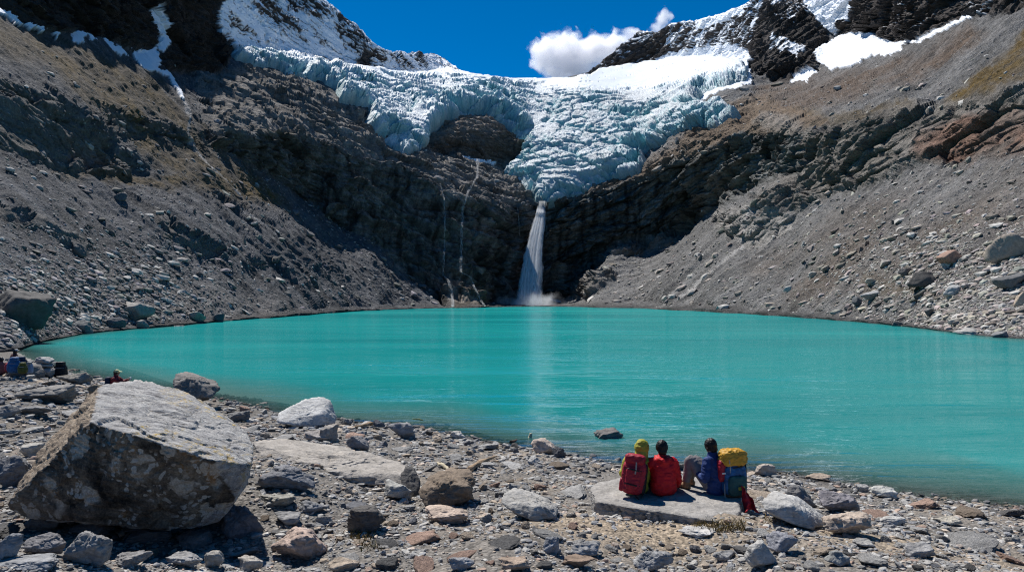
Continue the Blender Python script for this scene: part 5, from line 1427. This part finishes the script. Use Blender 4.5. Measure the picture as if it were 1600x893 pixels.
    if hood == 'up':
        ball_bm(bm, hd + up * .015 - fw * .012, (.104, .118, .132), hr); tube_bm(bm, [v['neck'] - up * .06, v['neck'] + up * .05, hd - up * .03], [.12, .098, .094])
        tube_bm(bm, [hd + up * .085 - fw * .03, hd + up * .118 - fw * .075], [.065, .03])
    for s in 'LR':
        hv = (v['ha' + s] - v['el' + s]).normalized()
        tube_bm(bm, [v['sh' + s] + (v['chest'] - v['sh' + s]) * .25, v['sh' + s], (v['sh' + s] + v['el' + s]) / 2, v['el' + s], v['ha' + s] - hv * .01], [.085, .080, .072, .064, .046])
    jk = fuse('jacket', bm, col['jacket'], t, voxel, 3, .014, 9, 5)
    if 'seam' in col:
        pass
    if hood != 'up' and hair:
        bm = bmesh.new(); ball_bm(bm, hd + up * .026 - fw * .012, (.086, .100, .105), hr); tube_bm(bm, [hd - fw * .045 + up * .03, hd - fw * .06 - up * .035, hd - fw * .052 - up * .075], [(.075, .05), (.066, .04), (.05, .025)], side=rt)
        for s in (-1, 1): tube_bm(bm, [hd + rt * s * .068 + up * .04, hd + rt * s * .074 - up * .02], [(.022, .035), (.012, .022)], side=rt)
        fuse('hair', bm, M_HAIR, t, .008, 1, .011, 38, 3)
    if cap:
        bm = bmesh.new(); ball_bm(bm, hd + up * .045 - fw * .005, (.094, .108, .088), hr)
        tube_bm(bm, [hd + up * .05 + fw * .06, hd + up * .045 + fw * .13, hd + up * .03 + fw * .19], [(.085, .014), (.082, .010), (.05, .008)], side=rt)
        fuse('cap', bm, cap, t, .011, 1)
    return t, jk

M_BOOT = cloth('tan_boot', (.30, .185, .10), .7); M_SOLE = cloth('boot_sole', (.05, .045, .04), .8); M_DBOOT = cloth('dark_boot', (.05, .045, .045), .7)
RED = cloth('red_jacket', (.62, .012, .016), .6, (.46, .008, .012)); LIME = cloth('olive_lime_jacket', (.40, .37, .045), .65, (.27, .25, .03)); NAVY = cloth('blue_jacket', (.018, .045, .16), .65, (.010, .025, .10))
GREYT = cloth('grey_trousers', (.20, .185, .185), .85); DARKT = cloth('dark_trousers', (.025, .025, .032), .85); KHAKI = cloth('khaki_trousers', (.14, .12, .06), .85)
def seat(px, py, z=SLZ): Y = F * (CAMZ - z) / (py - HY); return ((px - CX) / F * Y, Y, z)
base = dict(pelvis=(0, 0, .11), waist=(0, .005, .24), chest=(0, .05, .40), neck=(0, .085, .545), head=(0, .125, .665),
            shL=(-.165, .06, .465), shR=(.165, .06, .465), elL=(-.25, .14, .235), elR=(.25, .14, .235), haL=(-.17, .36, .22), haR=(.17, .36, .22), ftL=(-.13, .46, .18), ftR=(.13, .46, .18),
            hipL=(-.09, .05, .10), hipR=(.09, .05, .10), knL=(-.13, .47, .20), knR=(.13, .47, .20), anL=(-.13, .66, -.12), anR=(.13, .66, -.12), toeL=(-.14, .86, -.19), toeR=(.14, .86, -.19), turn=0.0)
red_p, _ = person('person in a bright red jacket, black hair, seated in the middle of the slab', seat(1037, 771), rad(4), {**base, 'head': (.005, .115, .675), 'turn': -.15, 'elR': (.245, .09, .20), 'haR': (.285, .27, .06), 'ftR': (.29, .38, .03), 'elL': (-.235, .15, .235)}, {'jacket': RED, 'trousers': DARKT, 'boots': M_DBOOT}, hood='down')
lime_p, _ = person('person in an olive lime jacket with the hood up, wearing the crimson rucksack', seat(993, 769), rad(-14), {**base, 'waist': (.02, .01, .24), 'chest': (.05, .06, .40), 'neck': (.075, .10, .535), 'head': (.09, .145, .655), 'shL': (-.115, .07, .46), 'shR': (.215, .07, .45), 'elR': (.265, .12, .22), 'elL': (-.20, .16, .24), 'turn': -.55}, {'jacket': LIME, 'trousers': KHAKI, 'boots': M_DBOOT}, hood='up')
# the third sits side on, one knee drawn up
blue = {**base, 'waist': (0, .0, .24), 'chest': (.0, .04, .42), 'neck': (.0, .075, .57), 'head': (0, .11, .69), 'knL': (-.18, .36, .47), 'anL': (-.20, .42, .09), 'toeL': (-.22, .62, .045), 'knR': (.06, .42, .42), 'anR': (.04, .50, .09), 'toeR': (.02, .70, .045),
        'shL': (-.17, .05, .485), 'shR': (.17, .05, .485), 'elL': (-.26, .05, .24), 'haL': (-.16, .24, .30), 'ftL': (-.10, .32, .32), 'elR': (.24, .12, .25), 'haR': (.10, .30, .30), 'ftR': (.04, .36, .31), 'turn': -.25}
blue_p, _ = person('person in a blue jacket and grey trousers, one knee drawn up, beside the blue rucksack', seat(1120, 768), rad(42), blue, {'jacket': NAVY, 'trousers': GREYT, 'boots': M_BOOT}, long_tail=.03)

# --- packs
def soft_box(bm, c, size, rot=None, p=.48, taper=0.0, bulge=0.0, u=28, v=20, lean=0.0):
    """rounded, stuffed bag shape"""
    R = rot.to_matrix() if rot else Matrix.Identity(3); vs = []
    sg = lambda a, e: math.copysign(abs(a) ** e, a)
    for i in range(v + 1):
        ph = -math.pi / 2 + math.pi * i / v; row = []
        for j in range(u):
            th = 2 * math.pi * j / u
            x = sg(math.cos(ph), p) * sg(math.cos(th), p); y = sg(math.cos(ph), p) * sg(math.sin(th), p); z = sg(math.sin(ph), p)
            k = 1 + taper * z + bulge * (1 - z * z)
            row.append(bm.verts.new(R @ Vector((x * size[0] / 2 * k, y * size[1] / 2 * k + lean * z, z * size[2] / 2)) + Vector(c)))
        vs.append(row)
    for i in range(v):
        for j in range(u): bm.faces.new((vs[i][j], vs[i][(j + 1) % u], vs[i + 1][(j + 1) % u], vs[i + 1][j]))
def bag(name, parent, c, size, mat, wr=.008, wf=12, seed=0, voxel=.010, **kw):
    bm = bmesh.new(); soft_box(bm, c, size, **kw); bmesh.ops.remove_doubles(bm, verts=bm.verts[:], dist=1e-4)
    return fuse(name, bm, mat, parent, voxel, 2, wr, wf, seed)
def strap(name, parent, pts, w, mat, th=.006, side=(1, 0, 0)):
    bm = bmesh.new(); tube_bm(bm, pts, [(w, th)] * len(pts), side=side, ns=8); me = bpy.data.meshes.new(name); bm.to_mesh(me); bm.free(); me.materials.append(mat); return link(name, me, parent)
CRIM = cloth('crimson_nylon', (.36, .018, .035), .55, (.22, .010, .022)); BLK = cloth('black_nylon', (.016, .015, .017), .6); TEAL = cloth('teal_nylon', (.018, .085, .085), .55, (.010, .05, .055)); BLUEN = cloth('blue_nylon', (.018, .12, .30), .5, (.01, .05, .14)); AMB = cloth('amber_nylon', (.55, .30, .035), .55, (.42, .22, .025)); WEB = cloth('grey_webbing', (.30, .29, .28), .7); OLV = cloth('olive_nylon', (.085, .095, .02), .6); PALEB = cloth('pale_blue_nylon', (.22, .30, .45), .6); YEL = cloth('yellow_patch', (.40, .36, .05), .6); BRN = cloth('brown_nylon', (.07, .045, .03), .7)
# crimson rucksack on the back of the lime jacket
x, Y, z = seat(984, 770); r = empty('rucksack', (x, Y - .18, z + .03), rad(-16)); r.rotation_euler = (rad(-7), rad(6), rad(-18)); tag(r, 'crimson rucksack with a black side panel, worn by the hooded person', 'rucksack')
bag('main_bag', r, (0, 0, .27), (.33, .21, .52), CRIM, .013, 11, 1, taper=.03, bulge=.07, p=.5)
bag('lid', r, (-.01, -.01, .535), (.30, .23, .14), CRIM, .009, 12, 2)
bag('side_panel', r, (.145, .03, .25), (.09, .19, .46), BLK, .005, 12, 3)
bag('side_pocket', r, (-.165, .0, .13), (.07, .15, .20), CRIM, .006, 14, 4); bag('front_pocket', r, (0, -.105, .26), (.22, .07, .34), CRIM, .010, 13, 5)
for zz in (.16, .38): strap('compression_strap', r, [(-.16, -.06, zz), (-.06, -.15, zz + .01), (.08, -.14, zz), (.16, -.03, zz - .01)], .010, BLK, .004, (0, 0, 1))
strap('buckle_strap', r, [(.03, -.148, .50), (.035, -.152, .40), (.03, -.146, .33)], .011, WEB, .005)
for s in (-1, 1): strap('shoulder_strap', r, [(s * .09, .10, .50), (s * .11, .20, .52), (s * .13, .30, .36), (s * .14, .24, .14)], .03, BLK, .010)
strap('waist_strap', r, [(.05, -.06, .02), (.09, -.10, -.015), (.13, -.16, -.025)], .012, BLK, .005)
# blue rucksack with the amber top
x, Y, z = seat(1146, 775, .97); r = empty('rucksack', (x, Y + .02, z - .005), rad(20)); r.rotation_euler = (rad(-3), rad(1), rad(17)); tag(r, 'tall blue and teal rucksack with an amber top, worn by the person in blue', 'rucksack')
bag('main_bag', r, (0, 0, .27), (.35, .25, .52), BLUEN, .013, 11, 6, taper=.02, bulge=.06, p=.5)
bag('lid', r, (-.01, -.02, .60), (.40, .28, .24), AMB, .024, 10, 7, p=.55)
bag('front_pocket', r, (-.005, -.125, .19), (.30, .09, .30), TEAL, .010, 12, 8, p=.4); bag('base_panel', r, (0, -.0, .045), (.31, .23, .11), BRN, .004, 12, 9)
pk = bag('side_pocket', r, (-.185, .02, .40), (.12, .17, .33), CRIM, .007, 13, 10, p=.5); strap('white_tab', pk, [(-.225, -.065, .37), (-.18, -.085, .375)], .012, cloth('white_fabric', (.7, .7, .7)), .005, (0, 0, 1))
strap('badge', r, [(-.02, -.178, .15), (.09, -.175, .16)], .026, YEL, .004, (0, 0, 1))
for zz in (.33, .46): strap('compression_strap', r, [(-.17, -.08, zz), (-.05, -.135, zz), (.07, -.13, zz + .01), (.17, -.08, zz)], .009, BLK, .005, (0, 0, 1))
strap('side_panel', r, [(.175, -.02, .06), (.185, -.02, .3), (.175, -.02, .5)], .03, BLK, .07, (1, 0, 0))
strap('lid_strap', r, [(-.16, -.06, .70), (-.165, -.15, .60), (-.13, -.13, .49), (-.12, -.12, .36)], .010, WEB, .005)
strap('hanging_strap', r, [(-.18, -.06, .22), (-.195, -.08, .05), (-.19, -.12, -.04), (-.15, -.14, -.045)], .010, WEB, .006)
for s in (-1, 1): strap('shoulder_strap', r, [(s * .09, .10, .50), (s * .10, .20, .54), (s * .12, .31, .38), (s * .13, .25, .12)], .03, BLK, .010)
# red garment hanging over the slab's end
n_ = 22; Vg = []
for i in range(n_):
    for j in range(14):
        s, t_ = i / (n_ - 1), j / 13
        px = 1159 + 3 * s + t_ * (8 + 17 * s) + 1.2 * math.sin(9 * s + 4 * t_); py = 758 + 40 * s + 10 * t_ * (1 - s) + 3 * math.sin(6 * t_ + 2 * s) * s
        Yg = 10.62 - .25 * s + .05 * math.sin(9 * t_ + 3 * s) * (.3 + s) + .012 * math.sin(22 * s + 4 * t_)
        Vg.append(W(px, py, Yg))
Vg = np.array(Vg); b0 = Vg[0].copy(); me = mesh_np('red_garment', Vg - b0, grid_faces(n_, 14), cloth('dark_red_cloth', (.42, .012, .02), .7), True)
o = link('red_garment', me, loc=tuple(b0)); md = o.modifiers.new('thick', 'SOLIDIFY'); md.thickness = .012; tag(o, 'dark red garment hanging down beside the blue rucksack', 'clothing')

# --- hikers along the left shore
def simple_pack(label, px0, py0, px1, py1, mat, Yd=None, mat2=None, seed=0):
    x, Y, z = hit((px0 + px1) / 2, py1) if Yd is None else (0, Yd, CAMZ + (HY - py1) / F * Yd)
    w, h = (px1 - px0) / F * Y, (py1 - py0) / F * Y
    r = empty('rucksack', (((px0 + px1) / 2 - CX) / F * Y, Y, z), rad(10 * (seed % 3 - 1))); tag(r, label, 'rucksack')
    bag('main_bag', r, (0, 0, h * .42), (w * .92, w * .6, h * .86), mat, .022, 7, seed, .016, bulge=.08, taper=-.12, p=.6); bag('lid', r, (w * .04, -.02, h * .88), (w * .62, w * .55, h * .26), mat2 or mat, .012, 9, seed + 1, .016); bag('front_pocket', r, (0, -w * .3, h * .3), (w * .62, w * .2, h * .45), mat, .010, 9, seed + 2, .014)
    for s in (-1, 1): strap('shoulder_strap', r, [(s * w * .2, w * .28, h * .8), (s * w * .22, w * .45, h * .6), (s * w * .22, w * .32, h * .15)], .03, BLK, .01)
    strap('compression_strap', r, [(-w * .42, -w * .2, h * .62), (0, -w * .38, h * .62), (w * .42, -w * .2, h * .62)], .012, WEB, .006, (0, 0, 1))
    return r
simple_pack('black rucksack leaning on the stacked rocks by the left shore', 85, 565, 104, 590, BLK, seed=1)
simple_pack('big blue rucksack among the hikers at the left edge', 13, 558, 31, 582, BLUEN, 31.5, seed=2)
simple_pack('navy rucksack behind the olive one at the left edge', 24, 557, 41, 578, cloth('navy_nylon', (.015, .03, .075)), 32.4, seed=4)
simple_pack('olive green rucksack in front of the navy one', 29, 566, 42, 583, OLV, 31.0, seed=5)
simple_pack('small pale blue daypack beside the olive rucksack', 41, 565, 51, 583, PALEB, 31.6, WEB, seed=7)
WCAP = cloth('white_cap', (.68, .67, .62)); YCAP = cloth('pale_yellow_cap', (.60, .60, .36), .7, (.35, .40, .16)); DRED = cloth('dark_red_jacket', (.20, .02, .025), .7); RED2 = cloth('faded_red_jacket', (.36, .04, .05), .7); BRNJ = cloth('maroon_jacket', (.09, .025, .022))
def far_person(label, px, pyhead, Y, yaw, J, col, cap):
    zh = CAMZ + (HY - pyhead) / F * Y; return person(label, ((px - CX) / F * Y, Y, zh - J['head'][2]), yaw, J, col, cap=cap, voxel=.014)
watch = {**base, 'chest': (0, .03, .42), 'neck': (0, .05, .57), 'head': (0, .075, .69), 'elL': (-.2, .24, .34), 'elR': (.2, .24, .34), 'haL': (-.06, .46, .42), 'haR': (.06, .46, .42), 'ftL': (-.05, .55, .46), 'ftR': (.05, .55, .46), 'curl': .9}
pw, _ = far_person('person in a pale yellow peaked cap and red sleeves, holding a phone', 179, 582, 26.5, rad(-80), watch, {'jacket': DRED, 'trousers': DARKT, 'boots': M_DBOOT}, YCAP)
bm = bmesh.new(); soft_box(bm, (0, 0, 0), (.16, .02, .09), p=.2); me = bpy.data.meshes.new('phone'); bm.to_mesh(me); bm.free(); me.materials.append(cloth('white_phone', (.75, .75, .75), .3))
m_ = Matrix.Translation(pw.location) @ Euler((0, 0, rad(-80))).to_matrix().to_4x4(); o = link('phone', me, loc=m_ @ Vector((0, .56, .48))); o.rotation_euler = (0, 0, rad(-80)); tag(o, 'small white phone held up by the person in the peaked cap', 'phone')
bm = bmesh.new(); vr = empty('daypack', m_ @ Vector((0, -.13, .18)), rad(-80)); tag(vr, 'dark navy daypack on the back of the person in the peaked cap', 'rucksack'); bm.free()
bag('main_bag', vr, (0, -.08, .16), (.30, .2, .40), cloth('dark_navy', (.012, .02, .05)), .012, 9, 3, .016)
for s in (-1, 1): strap('shoulder_strap', vr, [(s * .1, .02, .33), (s * .12, .15, .36), (s * .13, .25, .2), (s * .13, .16, .02)], .028, BLK, .01)
far_person('person with a pale cap and maroon jacket, highest of the group at the left edge', 20, 549, 34.0, rad(-30), base, {'jacket': BRNJ, 'trousers': DARKT, 'boots': M_DBOOT}, WCAP)
far_person('person with a pale cap and faded red jacket, bending behind the big blue rucksack', 13, 561, 32.6, rad(-50), {**base, 'chest': (0, .14, .36), 'neck': (0, .24, .47), 'head': (0, .32, .55), 'shL': (-.165, .17, .42), 'shR': (.165, .17, .42)}, {'jacket': RED2, 'trousers': DARKT, 'boots': M_DBOOT}, WCAP)
far_person('person with a white cap, half cut off by the left edge', 1, 562, 33.2, rad(20), base, {'jacket': cloth('grey_red_jacket', (.25, .10, .09)), 'trousers': DARKT, 'boots': M_DBOOT}, WCAP)
bx, bY, bz = hit(20, 575)
V_, F_ = rock_unit(95, 4, 12, .05, .04); o = rock_obj(mesh_np('boulder', V_ * np.array([1.1, .8, .45]), F_, M_ROCK, True), (-23.4, 33.6, .45), (.17, .16, .15), 'dark rock the hikers at the left edge sit on', 'boulder')
# ------------------------------------------------------------------ clouds behind the ridge
def cloud(name, label, lobes, Y, dens, nscale, cut=.5):
    pts = [(Vector(W(px, py, Y)), rx / F * Y, rz / F * Y) for px, py, rx, rz in lobes]
    lo = Vector((min(p.x - a * 1.3 for p, a, b in pts), Y - max(b for p, a, b in pts) * 1.6, min(p.z - b * 1.4 for p, a, b in pts)))
    hi = Vector((max(p.x + a * 1.3 for p, a, b in pts), Y + max(b for p, a, b in pts) * 1.6, max(p.z + b * 1.4 for p, a, b in pts)))
    c = (lo + hi) / 2; h = (hi - lo) / 2
    D, Fc = ico(4); V = np.sign(D) * np.abs(D) ** .55 * np.array(h[:]) 
    n = NT(name); o = n.obj(); acc = None
    for p, a, b in pts:
        s = n.n('ShaderNodeVectorMath', operation='SUBTRACT'); n.l(o, s.inputs[0]); s.inputs[1].default_value = p - c
        d = n.n('ShaderNodeVectorMath', operation='DIVIDE'); n.l(s.outputs[0], d.inputs[0]); d.inputs[1].default_value = (a, b * 1.15, b)
        ln = n.n('ShaderNodeVectorMath', operation='LENGTH'); n.l(d.outputs[0], ln.inputs[0])
        v = n.math('SUBTRACT', 1.0, ln.outputs['Value'])
        acc = v if acc is None else n.math('SMOOTH_MAX', acc, v, .25)
    k = 1.0 / (pts[0][2])
    a = n.noise(o, k * nscale, 6, .62, .35)
    f = n.math('ADD', acc, n.math('MULTIPLY', n.math('SUBTRACT', a, cut), 2.3))
    den = n.math('MULTIPLY', n.maprange(f, .02, .40, 0, 1), dens * k)
    pv = n.n('ShaderNodeVolumePrincipled'); pv.inputs['Color'].default_value = (.98, .98, 1, 1); pv.inputs['Anisotropy'].default_value = .45; n.l(den, pv.inputs['Density'])
    m = n.done(pv.outputs[0], True); o = link(name, mesh_np(name, V, Fc, m), loc=c); return tag(o, label, 'cloud')
cloud('cloud', 'puffy white cloud rising behind the right hand ridge', [(888,90,48,36),(858,80,30,26),(925,80,40,28),(960,68,34,20),(985,55,22,12),(850,98,22,16),(900,112,50,20)], 2600, 3.6, 1.6)
cloud('cloud', 'thin wisp of cloud above the notched right hand ridge', [(1036,30,12,18),(1025,44,14,9),(1046,26,8,6)], 2600, 1.2, 1.6, .55)
# spray where the fall meets the lake
def spray():
    c = Vector(W(828, 474, fallY - 6)); c.z = 2.0; r = Vector((26, 14, 15)); D, Fc = ico(4)
    n = NT('spray'); o = n.obj(); d = n.n('ShaderNodeVectorMath', operation='DIVIDE'); n.l(o, d.inputs[0]); d.inputs[1].default_value = r
    s = n.n('ShaderNodeVectorMath', operation='SUBTRACT'); n.l(d.outputs[0], s.inputs[0]); s.inputs[1].default_value = (0, 0, -.35)
    ln = n.n('ShaderNodeVectorMath', operation='LENGTH'); n.l(s.outputs[0], ln.inputs[0])
    f = n.math('ADD', n.math('SUBTRACT', .75, ln.outputs['Value']), n.math('MULTIPLY', n.math('SUBTRACT', n.noise(o, .16, 5, .6), .5), 1.3))
    den = n.math('MULTIPLY', n.math('POWER', n.maprange(f, 0, 1.0, 0, 1), 1.5), .55)
    pv = n.n('ShaderNodeVolumePrincipled'); pv.inputs['Color'].default_value = (.97, .98, 1, 1); n.l(den, pv.inputs['Density'])
    o = link('spray', mesh_np('spray', D * np.array(r[:]), Fc, n.done(pv.outputs[0], True)), loc=c); tag(o, 'white spray drifting at the foot of the waterfall', 'mist', kind='stuff')
spray()
# ------------------------------------------------------------------ camera, sky, sun
cam = bpy.data.cameras.new('camera'); co = bpy.data.objects.new('camera', cam); COL.objects.link(co)
co.location = (0, 0, CAMZ); co.rotation_euler = (rad(90), 0, 0)
cam.sensor_width = 36; cam.lens = F * 36 / 1600; cam.shift_y = (HY - 446.5) / 1600
cam.clip_start = .1; cam.clip_end = 20000
SC.camera = co
EL, AZ = 55, -33
sd = Vector((math.sin(rad(AZ)) * math.cos(rad(EL)), math.cos(rad(AZ)) * math.cos(rad(EL)), math.sin(rad(EL))))
sun = bpy.data.lights.new('sun', 'SUN'); so_ = bpy.data.objects.new('sun', sun); COL.objects.link(so_)
sun.energy = 5.0; sun.angle = rad(.53); sun.color = (1, .97, .925)
so_.rotation_euler = sd.to_track_quat('Z', 'Y').to_euler()
w = bpy.data.worlds.new('World'); SC.world = w; w.use_nodes = True
t = w.node_tree; t.nodes.clear()
sky = t.nodes.new('ShaderNodeTexSky'); sky.sky_type = 'NISHITA'; sky.sun_disc = False
sky.sun_elevation = rad(EL); sky.sun_rotation = rad(AZ)
sky.altitude = 4500; sky.air_density = 1.0; sky.dust_density = 0.0; sky.ozone_density = 4.0
bg = t.nodes.new('ShaderNodeBackground'); bg.inputs[1].default_value = .09
wo = t.nodes.new('ShaderNodeOutputWorld')
hs = t.nodes.new('ShaderNodeHueSaturation'); hs.inputs['Saturation'].default_value = 1.38; hs.inputs['Hue'].default_value = .497
t.links.new(sky.outputs[0], hs.inputs['Color']); t.links.new(hs.outputs[0], bg.inputs[0]); t.links.new(bg.outputs[0], wo.inputs[0])
SC.view_settings.view_transform = 'Standard'; SC.view_settings.look = 'None'
SC.view_settings.exposure = .35; SC.view_settings.gamma = 1; SC.view_settings.use_curve_mapping = False
SC.cycles.use_denoising = True
SC.cycles.pixel_filter_type = 'BLACKMAN_HARRIS'; SC.cycles.filter_width = 1.15
try:
    SC.cycles.denoiser = 'OPENIMAGEDENOISE'; SC.cycles.denoising_input_passes = 'RGB_ALBEDO_NORMAL'; SC.cycles.denoising_prefilter = 'NONE'
except Exception: pass
SC.cycles.max_bounces = 14
SC.cycles.volume_bounces = 12; SC.cycles.volume_step_rate = 2.0; SC.cycles.volume_max_steps = 128; SC.cycles.diffuse_bounces = 4; SC.cycles.glossy_bounces = 2
SC.cycles.transparent_max_bounces = 16; SC.cycles.transmission_bounces = 3
SC.cycles.caustics_reflective = False; SC.cycles.caustics_refractive = False
SC.cycles.sample_clamp_indirect = 4; SC.cycles.sample_clamp_direct = 5
